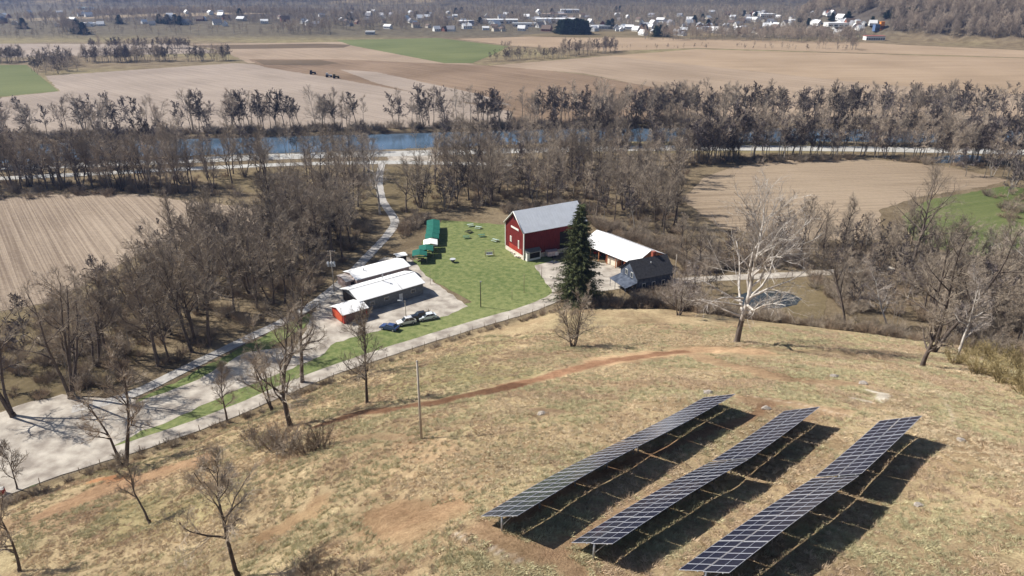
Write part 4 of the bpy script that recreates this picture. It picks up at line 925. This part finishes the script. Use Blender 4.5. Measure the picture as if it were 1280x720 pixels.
simple('tractor','red tractor parked under the open shed by the spruce','tractor',747,322,R(120),[('body',REDB,lambda b:(b.box((.6,0,1.1),(1.9,.7,.7)),b.box((-.6,0,1.0),(.9,.9,.5)))),('seat',BLACKM,lambda b:(b.box((-.7,0,1.45),(.5,.5,.12)),b.box((-.95,0,1.7),(.1,.5,.5)))),('canopy',REDB,lambda b:(b.box((-.6,0,2.4),(1.3,1.2,.08)),b.tube((-1.1,.5,1.2),(-1.1,.5,2.4),.03),b.tube((-1.1,-.5,1.2),(-1.1,-.5,2.4),.03)))]+[('wheel',BLACKM,lambda b,q=q:wheel(b,*q)) for q in((-.7,.75,.75,.35),(-.7,-.75,.75,.35),(1.2,.6,.42,.25),(1.2,-.6,.42,.25))])
simple('trailer','pinkish-white covered trailer beside the long wall of the red barn','trailer',690,321,R(20),[('body',mat('pinkish_white',(.62,.5,.48),.6,.3),lambda b:b.box((0,0,1.25),(3.4,1.9,1.3))),('roof',mat('trailer_roof',(.4,.3,.29),.6,.3),lambda b:b.box((0,0,1.95),(3.5,2.0,.1))),('door',TRIM,lambda b:b.box((1.0,-.97,1.2),(.7,.05,1.0))),('drawbar',METAL,lambda b:b.tube((-1.7,0,.5),(-2.7,0,.45),.05))]+[('wheel',BLACKM,lambda b,q=q:wheel(b,*q)) for q in((-.3,.9,.35),(.5,.9,.35),(-.3,-.9,.35),(.5,-.9,.35))])
# farmhouse
e_h=0
mh=frame2(797,348,R(24),e_h,4.4)
fh=building('farmhouse',mh,11.0,8.0,4.4,7.8,NAVY,DKROOF,'dark-roofed blue-grey farmhouse with red chimney behind the brush','house',ov=.4)
ch=part(fh,'chimney',BRICK,lambda b:b.box((7.6,4.6,8.0),(.9,.9,1.9))); part(fh,'chimney_cap',mat('chimney_cap',(.3,.12,.09),.8,.2),lambda b:b.box((7.6,4.6,9.0),(1.05,1.05,.12)),ch)
for y,z in((2.3,1.8),(5.4,1.8),(2.6,4.4),(5.2,4.4)): f=part(fh,'window',TRIM,lambda b:b.box((-.03,y,z),(.1,1.0,1.4))); part(fh,'pane',GLASS,lambda b:b.box((-.09,y,z),(.04,.8,1.2)),f)
for x in(2,5,8): f=part(fh,'window',TRIM,lambda b:b.box((x,-.03,2.0),(1.0,.1,1.4))); part(fh,'pane',GLASS,lambda b:b.box((x,-.09,2.0),(.8,.04,1.2)),f)
part(fh,'roof_vent',METAL,lambda b:b.tube((5.6,2.6,6.3),(5.6,2.6,7.2),.12))
part(fh,'porch',NAVY,lambda b:(b.hexa([(-3.6,-.2,2.2),(-.1,-.2,3.1),(-.1,7.6,3.1),(-3.6,7.6,2.2)],[(-3.6,-.2,2.32),(-.1,-.2,3.22),(-.1,7.6,3.22),(-3.6,7.6,2.32)]),[b.tube((-3.4,y,0),(-3.4,y,2.25),.07) for y in(.1,2.5,5,7.4)]))

# shelters : canopies in a row on the left edge of the lawn
def shelter(px,py,w,d,h,m,label,side=True):
    p=G(px,py,h); root=empty('picnic_shelter',(p[0],p[1],0),R(6),label,'shelter','canopy shelters in a row on the lawn')
    def roof(b):
        n_=6
        for s_ in(-1,1): b.hexa([(s_*w/2,-d/2,h-.25),(0,-d/2,h+.2),(0,d/2,h+.2),(s_*w/2,d/2,h-.25)][::s_],[(s_*w/2,-d/2,h-.19),(0,-d/2,h+.26),(0,d/2,h+.26),(s_*w/2,d/2,h-.19)][::s_])
    part(root,'canopy',m,roof); part(root,'valance',m,lambda b:b.box((0,-d/2+.02,h-.42),(w,.03,.3))); part(root,'valance',m,lambda b:b.box((0,d/2-.02,h-.42),(w,.03,.3)))
    for a in(-1,1):
        for c in(-1,1): part(root,'post',PALEW,lambda b:b.tube((a*(w/2-.12),c*(d/2-.12),0),(a*(w/2-.12),c*(d/2-.12),h-.2),.05))
    part(root,'table',RUST,lambda b:(b.box((0,0,.76),(2.4,.8,.06)),b.box((0,-.75,.45),(2.4,.28,.05)),b.box((0,.75,.45),(2.4,.28,.05)),b.box((-.9,0,.4),(.08,1.4,.08)),b.box((.9,0,.4),(.08,1.4,.08))))
sp_=[(541.5,277.5,GREENC,'green canopy shelter topmost in the row, nearest the wood'),(541.5,283,GREENC,'second green canopy shelter from the wood end'),(541,288.5,GREENC,'third green canopy shelter from the wood end'),(540,294.5,GREENC,'green canopy shelter just above the white one'),(538,302,WHITEC,'only white canopy shelter in the row'),(532.5,309.5,GREENC,'green canopy shelter just below the white one'),(524.5,315.5,GREENC,'green canopy shelter at the lower end of the row, nearest the kiosk')]
for a,b_,m_,lab in sp_: shelter(a,b_,4.2,4.7,2.6,m_,lab)
# picnic tables on the lawn
def ptable(px,py,m,label,rz):
    simple('picnic_table',label,'picnic table',px,py,rz,[('tabletop',m,lambda b:[b.box((0,-.32+i*.16,.76),(2.0,.14,.04)) for i in range(5)]),('bench',m,lambda b:b.box((0,-.78,.45),(2.0,.28,.04))),('bench',m,lambda b:b.box((0,.78,.45),(2.0,.28,.04))),('leg',RUST,lambda b:(b.tube((-.7,-.75,0),(-.7,-.25,.74),.05,n=4),b.tube((-.7,.75,0),(-.7,.25,.74),.05,n=4),b.tube((-.7,-.8,.42),(-.7,.8,.42),.04,n=4))),('leg',RUST,lambda b:(b.tube((.7,-.75,0),(.7,-.25,.74),.05,n=4),b.tube((.7,.75,0),(.7,.25,.74),.05,n=4),b.tube((.7,-.8,.42),(.7,.8,.42),.04,n=4)))],group='picnic tables on the lawn')
for a,b_,m_,rz,lab in [(588,283,PALEG,.3,'pale green picnic table at the back of the ring'),(598,286,PALEG,-.4,'pale green picnic table right of the rearmost one'),(586,291,BLACKM,.9,'dark picnic table in the middle of the lawn ring'),(583,298,TABLEG,.1,'green picnic table at the left front of the ring'),(602,296,TABLEG,.2,'green picnic table at the right front of the ring'),(619,302,PALEG,-.6,'picnic table nearest the gable of the red barn')]: ptable(a,b_,m_,lab,rz)
simple('garden_swing','grey wooden bench swing frame on the lawn, alone before the barn','garden swing',612,320,.2,[('seat',SILV,lambda b:(b.box((0,0,.5),(1.9,.7,.08)),b.box((0,.35,.85),(1.9,.08,.6)))),('frame',RUST,lambda b:(b.tube((-1.3,-.7,0),(-1.2,0,1.9),.05),b.tube((-1.3,.7,0),(-1.2,0,1.9),.05),b.tube((1.3,-.7,0),(1.2,0,1.9),.05),b.tube((1.3,.7,0),(1.2,0,1.9),.05),b.tube((-1.25,0,1.9),(1.25,0,1.9),.06)))])
simple('fire_pit','round dark metal fire pit with pale top on the lawn','fire pit',566,328,.2,[('bowl',BLACKM,lambda b:(b.tube((0,0,.35),(0,0,1.0),.45,.8,n=14),)),('rim',SILV,lambda b:b.tube((0,0,1.0),(0,0,1.08),.85,.85,n=14)),('leg',METAL,lambda b:[b.tube((.35*math.cos(k*2.1),.35*math.sin(k*2.1),.4),(.6*math.cos(k*2.1),.6*math.sin(k*2.1),0),.04) for k in range(3)])])

# ------------------------------------------------------------------ cars
def car(px,py,rz,cp,label,suv=False):
    p=T(px,py); root=empty('car',(p[0],p[1],.09),rz,label,'car','cars parked beside the long building'); Lh,hw=2.25,.9; top=1.68 if suv else 1.45
    lower=[(-Lh,.35),(-Lh,.85),(-Lh+.15,.98),(1.0,.98),(Lh-.15,.80),(Lh,.62),(Lh,.32)]
    def body(b):
        V=[];
        for s_,ins_ in((-hw,0),(hw,0)): V+=[(x,s_,z) for x,z in lower]
        k=len(lower); b.add(V,[tuple(range(k))[::-1],tuple(range(k,2*k))]+[(i,(i+1)%k,(i+1)%k+k,i+k) for i in range(k)])
        rr=[(-1.45,.9),(.45,.9)] ; zt=top
        b.hexa([(-1.35,-.66,zt-.05),(.25,-.66,zt-.05),(.25,.66,zt-.05),(-1.35,.66,zt-.05)],[(-1.25,-.6,zt),(.15,-.6,zt),(.15,.6,zt),(-1.25,.6,zt)])
        for s_ in(-1,1):
            for x0,x1 in((-2.0 if suv else -1.9,-1.32),(.95,.22),(-.5,-.5)): b.tube((x0,s_*.8,.97),(x1,s_*.66,zt-.04),.045,n=4)
    bd=part(root,'body',cp,body)
    def cabin(b):
        xb=-2.0 if suv else -1.9; b.hexa([(xb,-.8,.97),(.98,-.8,.97),(.98,.8,.97),(xb,.8,.97)],[(-1.34,-.64,top-.05),(.24,-.64,top-.05),(.24,.64,top-.05),(-1.34,.64,top-.05)])
    part(root,'windows',GLASS,cabin)
    for x in(-1.4,1.4):
        for s_ in(-1,1): w=part(root,'wheel',BLACKM,lambda b:wheel(b,x,s_*.84,.33,.24)); part(root,'rim',SILV,lambda b:b.tube((x,s_*.955,.33),(x,s_*.975,.33),.2,n=10),w)
    for s_ in(-1,1): part(root,'headlight',TRIM,lambda b:b.box((Lh-.02,s_*.62,.68),(.08,.34,.14))); part(root,'tail_light',REDB,lambda b:b.box((-Lh,s_*.66,.75),(.06,.3,.16)))
    part(root,'bumper',BLACKM,lambda b:(b.box((Lh,0,.42),(.1,1.6,.16)),b.box((-Lh,0,.42),(.1,1.6,.16))))
ca=R(168)
car(487,412,R(158),carpaint('blue_paint',(.03,.06,.17)),'dark blue car, leftmost in the row beside the long building')
car(508,405,R(205),carpaint('white_paint',(.75,.75,.77)),'white car just right of the dark blue car',True)
car(516,401.5,R(205),carpaint('black_paint',(.01,.01,.012)),'black car, first of the two dark ones between the white cars')
car(524,398.5,R(205),carpaint('black_paint',(.013,.012,.012)),'black car, second of the two dark ones, beside the right white car',True)
car(534,399,R(205),carpaint('silver_white_paint',(.72,.78,.84)),'white car at the right end of the parked row')

# ------------------------------------------------------------------ poles, fence, rocks
def pole(px,py,top,label,r=.14,m=PALEW,extra=None,name='utility_pole',tl=0):
    p=T(px,py); hh=pxh(p,top); root=empty(name,p,0,label,'pole'); part(root,'pole',m,lambda b:b.tube((0,0,-.3),(tl,0,hh),r,r*.7,n=10))
    if extra: extra(root,hh)
    return root
pole(527,549,452,'tall plain grey wooden pole standing alone on the hillside',.15,extra=lambda r_,h_:part(r_,'cap',METAL,lambda b:b.tube((0,0,h_),(0,0,h_+.12),.13,.04)))
def trans(r_,h_):
    part(r_,'crossarm',RUST,lambda b:b.box((0,-.15,h_-.3),(2.6,.12,.14))); part(r_,'crossarm',RUST,lambda b:b.box((0,-.15,h_-1.4),(1.9,.1,.12)))
    for s_ in(-.75,0.75,.1): part(r_,'transformer',SILV,lambda b:(b.tube((s_,-.45,h_-4.2),(s_,-.45,h_-3.0),.32,n=12),b.tube((s_,-.45,h_-3.0),(s_,-.45,h_-2.85),.32,.1,n=12)))
    for s_ in(-1.2,-.5,.5,1.2): part(r_,'insulator',SILV,lambda b:b.tube((s_,-.15,h_-.22),(s_,-.15,h_-.02),.06))
pole(418,364,313,'utility pole with three grey transformers left of the long building',.15,extra=trans)
def lamp(r_,h_):
    part(r_,'lamp_arm',METAL,lambda b:b.tube((0,0,h_-.1),(-1.3,0,h_+.1),.05)); part(r_,'lamp_head',SILV,lambda b:b.box((-1.4,0,h_+.08),(.7,.3,.16)))
pole(508,404,376,'light pole with side arm among the parked cars',.11,m=PALEW,extra=lamp,name='lamp_post')
pole(601,384,352,'dark wooden post at the front edge of the lawn',.12,m=mat('dark_post',(.06,.05,.04),.9,.1),extra=lambda r_,h_:part(r_,'lamp_head',METAL,lambda b:b.box((.1,0,h_),(.4,.25,.2))),name='yard_post')
pole(538,356,338,'thin post where gravel meets the lawn',.06,m=RUST,extra=None,name='post')
pole(677,348,332,'thin wooden post in the yard left of the spruce',.08,m=RUST,name='post')
pole(655,366,342,'rusty thin post at the corner of the lawn',.07,m=RUST,name='post')
pole(843,350,318,'grey wooden pole right of the farmhouse chimney',.12,m=PALEW,name='utility_pole')
pole(285+355,375,362,'short lawn post near the driveway bend',.06,m=RUST,name='post')
# driveway fence
fl_=pl((8,622),(50,607),(100,591),(150,574),(200,557),(250,539),(300,521),(350,498),(400,478),(450,459),(500,443),(560,424),(620,405),(680,387))
o0=Vector((fl_[0][0],fl_[0][1],hz(*fl_[0]))); fence=empty('wire_fence',o0,0,'old wire fence on wooden posts between the driveway and the hillside','fence')
pp=[];
for i in range(len(fl_)-1):
    a=fl_[i];b_=fl_[i+1];k=max(1,int(np.hypot(*(b_-a))/2.9)); pp+=[a+(b_-a)*j/k for j in range(k)]
pp.append(fl_[-1]); tops=[]
for p in pp[:96]:
    z=hz(*p); hh=random.uniform(1.0,1.5); q=Vector((p[0],p[1],z))-o0; tops.append(q); tl=Vector((random.uniform(-.08,.08),random.uniform(-.08,.08),hh))
    part(fence,'post',RUST if random.random()<.7 else PALEW,lambda b:b.tube(q-Vector((0,0,.2)),q+tl,.075,.06,n=6))
part(fence,'wire',METAL,lambda b:[b.tube(tops[i]+Vector((0,0,hh)),tops[i+1]+Vector((0,0,hh)),.012,n=3,caps=False) for i in range(len(tops)-1) for hh in(.4,.75,1.0)])
def rock(px,py,s,label):
    p=T(px,py); gg=np.random.default_rng(int(px)); import bmesh
    bm=bmesh.new(); bmesh.ops.create_icosphere(bm,subdivisions=2,radius=1)
    for v in bm.verts: v.co=Vector((v.co.x*s*1.3,v.co.y*s,v.co.z*s*.65))*(1+float(gg.normal(0,.12)))
    me=bpy.data.meshes.new('rock'); bm.to_mesh(me); bm.free(); me.materials.append(ROCK); o=bpy.data.objects.new('rock',me); C.objects.link(o); o.location=p+Vector((0,0,s*.2)); tag(o,label,'rock')
rock(678,518,.45,'pale rock alone in the brown patch above the solar rows'); rock(1079,480,.5,'grey rock just above the whitish gravel patch'); rock(1042,471,.45,'grey rock on the hillside left of the whitish gravel patch'); rock(1201,551,.35,'small dark rock at the end of the thin pale track'); rock(957,511,.38,'brown clod of earth between the far ends of the first two solar rows'); rock(1148,632,.3,'small orange-brown stone in the grass right of the solar rows'); rock(885,492,.5,'dark clod beside the far end of the left solar row')
def patchbrush(): pass
# white drum and red feeder at the fence, lower left
simple('feed_bin','small red and white bin by the fence at the far lower left','bin',3,618,.3,[('body',REDB,lambda b:b.box((0,0,.55),(.9,.7,1.1))),('lid',TRIM,lambda b:b.hexa([(-.5,-.4,1.1),(.5,-.4,1.1),(.5,.4,1.1),(-.5,.4,1.1)],[(-.4,-.05,1.4),(.4,-.05,1.4),(.4,.05,1.4),(-.4,.05,1.4)]))])
# farm machines in the far field
for px,py,m_,lab in [(391,93,BLACKM,'dark tractor leftmost in the far brown field'),(411,96.5,SILV,'pale wagon between two dark tractors in the far field'),(420,98,mat('dull_olive',(.12,.10,.04),.7,.2),'dark tractor right of the pale wagon in the far field')]:
    simple('tractor' if m_!=SILV else 'farm_wagon',lab,'tractor' if m_!=SILV else 'wagon',px,py,.1,[('body',m_,lambda b:(b.box((1.0,0,1.5),(3.0,1.4,1.1)),b.box((-1.2,0,2.1),(1.8,1.7,2.4))))]+[('wheel',BLACKM,lambda b,q=q:wheel(b,*q)) for q in((-1.3,1.2,1.05,.5),(-1.3,-1.2,1.05,.5),(2.0,1.0,.7,.4),(2.0,-1.0,.7,.4))])

# ------------------------------------------------------------------ town
HM=[mat('white_walls',(.72,.72,.70),.7,.3),mat('cream_walls',(.6,.55,.46),.7,.3),mat('grey_walls',(.38,.38,.38),.7,.3),mat('brick_walls',(.25,.11,.08),.8,.2)]
RM=[mat('grey_roofs',(.22,.22,.24),.8,.2),WHITEM,mat('brown_roofs',(.15,.11,.09),.8,.2),mat('silver_roofs',(.55,.57,.6),.5,.4)]
def house_meshes(i,L,Wd,he,hr,wm,rm):
    w=MB(); V=[(x,y,z) for x in(-L/2,L/2) for y,z in((-Wd/2,0),(Wd/2,0),(Wd/2,he),(0,hr),(-Wd/2,he))]; w.add(V,[(0,1,2,3,4)[::-1],(5,6,7,8,9),(1,2,7,6),(4,0,5,9)])
    r=MB(); o_=.5; sl=(hr-he)/(Wd/2)
    for s_ in(-1,1):
        b_=[(-L/2-o_,s_*(Wd/2+o_),he-sl*o_+.05),(L/2+o_,s_*(Wd/2+o_),he-sl*o_+.05),(L/2+o_,0,hr+.05),(-L/2-o_,0,hr+.05)]
        if s_>0: b_=b_[::-1]
        r.hexa(b_,[(x,y,z+.2) for x,y,z in b_])
    wd=MB()
    k=max(2,int(L/3))
    for j in range(k):
        for s_ in(-1,1): wd.box((-L/2+(j+.5)*L/k,s_*(Wd/2+.02),he*.55),(1.1,.08,1.3))
    return w.mesh('wall',wm),r.mesh('roof',rm),wd.mesh('windows',GLASS)
HP=[]
for i in range(10): HP.append((house_meshes(i,random.uniform(10,15),random.uniform(8,10),random.uniform(3,5.5),random.uniform(6.5,8.5),HM[(0,0,1,0,2,0,3,1,0,0)[i]],RM[(0,1,2,3,0,1,2,3,1,0)[i]]),('white house with grey roof','white house with white roof','cream house with brown roof','white house with silver roof','grey house with grey roof','white house with white roof','brick house with brown roof','cream house with silver roof','white house with white roof','white house with grey roof')[i]))
def house(px,py,i,rz,sc=1.0,lab=None,grp='houses of the far town'):
    p=T(px,py); ms_,l=HP[i]; e=empty('house',p,rz,lab or l+' among the trees of the far town','house',grp); e.scale=(sc,)*3
    for me in ms_: o=bpy.data.objects.new(me.name.split('.')[0],me); C.objects.link(o); o.parent=e
for a_,b_,i_,rz_,sc_,l_,gr_ in HL: house(a_,b_,i_,rz_,sc_,l_,gr_)
# large flat-roofed stores
def store(px,py,L,Wd,hh,wm,rm,label,rz=0):
    p=T(px,py); root=empty('store_building',p,rz,label,'building'); part(root,'wall',wm,lambda b:b.box((0,0,hh/2),(L,Wd,hh))); part(root,'roof',rm,lambda b:b.box((0,0,hh+.2),(L+1,Wd+1,.4))); part(root,'windows',GLASS,lambda b:[b.box((-L/2+(k+.5)*L/8,-Wd/2-.05,hh*.35),(L/12,.1,hh*.4)) for k in range(8)])
store(582,30,26,22,5,HM[0],RM[1],'large white commercial building left of the white store row in the town')
store(625,29,60,26,6,HM[0],RM[1],'long white store, left of the two longest in the town')
store(695,28.5,70,34,7,HM[0],RM[1],'longest white store behind the evergreen clump')
store(655,33,38,16,5,HM[0],RM[3],'silver-roofed low store in front of the long white stores')
store(692,21.5,50,14,6,HM[1],mat('tan_roof',(.5,.38,.3),.8,.2),'tan-roofed low building behind the long white stores')
store(712,16,40,26,7,HM[0],RM[1],'bright white building behind the tan-roofed one')
store(958,22,30,22,7,HM[0],RM[1],'white gabled hall in the right half of the town')
store(1058,33,60,18,5,HM[0],RM[1],'long white low building right of town before the tan field')
store(108,12,30,16,5,HM[0],mat('turquoise_roof',(.45,.6,.6),.6,.3),'pale turquoise-roofed building on the slope far left')
store(108,32,26,10,4,HM[0],RM[1],'low white farm building far left behind the bare clump')
store(755,36,18,12,5,HM[0],RM[3],'white farmhouse at the near edge of the town left of the evergreens') 
store(463,43,12,9,4,HM[0],RM[1],'white farm shed at the corner of the green field')
store(1092,50,24,10,5,HM[0],mat('red_white_roof',(.35,.12,.1),.7,.2),'red-roofed low barn at the near right edge of town')
store(1097,39,12,8,9,mat('blue_walls',(.1,.16,.3),.6,.3),RM[0],'dark blue square building at the right end of town'); store(1101,38,5,5,11,ORANGE,ORANGE,'small orange tower-like building beside the dark blue one')
store(888,38,24,12,5,HM[0],RM[3],'silver-roofed low hall left of the evergreen pair')

# ------------------------------------------------------------------ haze, sky, sun, camera
hb=MB(); hb.box((0,6400,190),(19000,16400,400)); hz_o=hb.build('haze',None) if False else None
def haze():
    b=MB(); z0_=-5; z1_=620; b.hexa([(-9500,-1600,z0_),(9500,-1600,z0_),(9500,15000,z0_),(-9500,15000,z0_)],[(-9500,-1600,z1_),(9500,-1600,z1_),(9500,15000,z1_),(-9500,15000,z1_)])
    m=bpy.data.materials.new('haze'); m.use_nodes=True; N=m.node_tree.nodes; L=m.node_tree.links; N.remove(N['Principled BSDF']); v=N.new('ShaderNodeVolumePrincipled'); v.inputs['Color'].default_value=(.32,.50,1,1); v.inputs['Density'].default_value=.000095; v.inputs['Anisotropy'].default_value=.2
    L.new(v.outputs[0],N['Material Output'].inputs['Volume']); o=b.build('haze',m); tag(o,kind='stuff',label='thin blue haze filling the valley air')
haze()
el=R(43); trav=R(-15)          # light travels towards azimuth trav
S.world=bpy.data.worlds.new('World'); S.world.use_nodes=True; wn=S.world.node_tree; bg=wn.nodes['Background']; sky=wn.nodes.new('ShaderNodeTexSky'); sky.sky_type='NISHITA'; sky.sun_disc=False; sky.sun_elevation=el
sdir=Vector((-math.cos(trav)*math.cos(el),-math.sin(trav)*math.cos(el),math.sin(el)))   # towards the sun
sky.sun_rotation=math.atan2(sdir.x,sdir.y); wn.links.new(sky.outputs[0],bg.inputs[0]); bg.inputs[1].default_value=.05
sl=bpy.data.lights.new('sun','SUN'); sl.energy=5.0; sl.angle=R(.5); sl.color=(1,.95,.87); so=bpy.data.objects.new('sun',sl); C.objects.link(so); so.rotation_euler=(-sdir).to_track_quat('-Z','Y').to_euler(); so.location=(-100,0,200)
cd=bpy.data.cameras.new('camera'); cd.sensor_width=36; cd.lens=F/1280*36; cd.clip_end=30000; cd.clip_start=.5; co=bpy.data.objects.new('camera',cd); C.objects.link(co); co.location=(0,0,H); co.rotation_euler=(math.pi/2-PITCH,0,0); S.camera=co
S.view_settings.view_transform='Standard'; S.view_settings.look='None'; S.view_settings.exposure=0.66; S.view_settings.gamma=1
S.cycles.volume_bounces=0; S.cycles.max_bounces=6
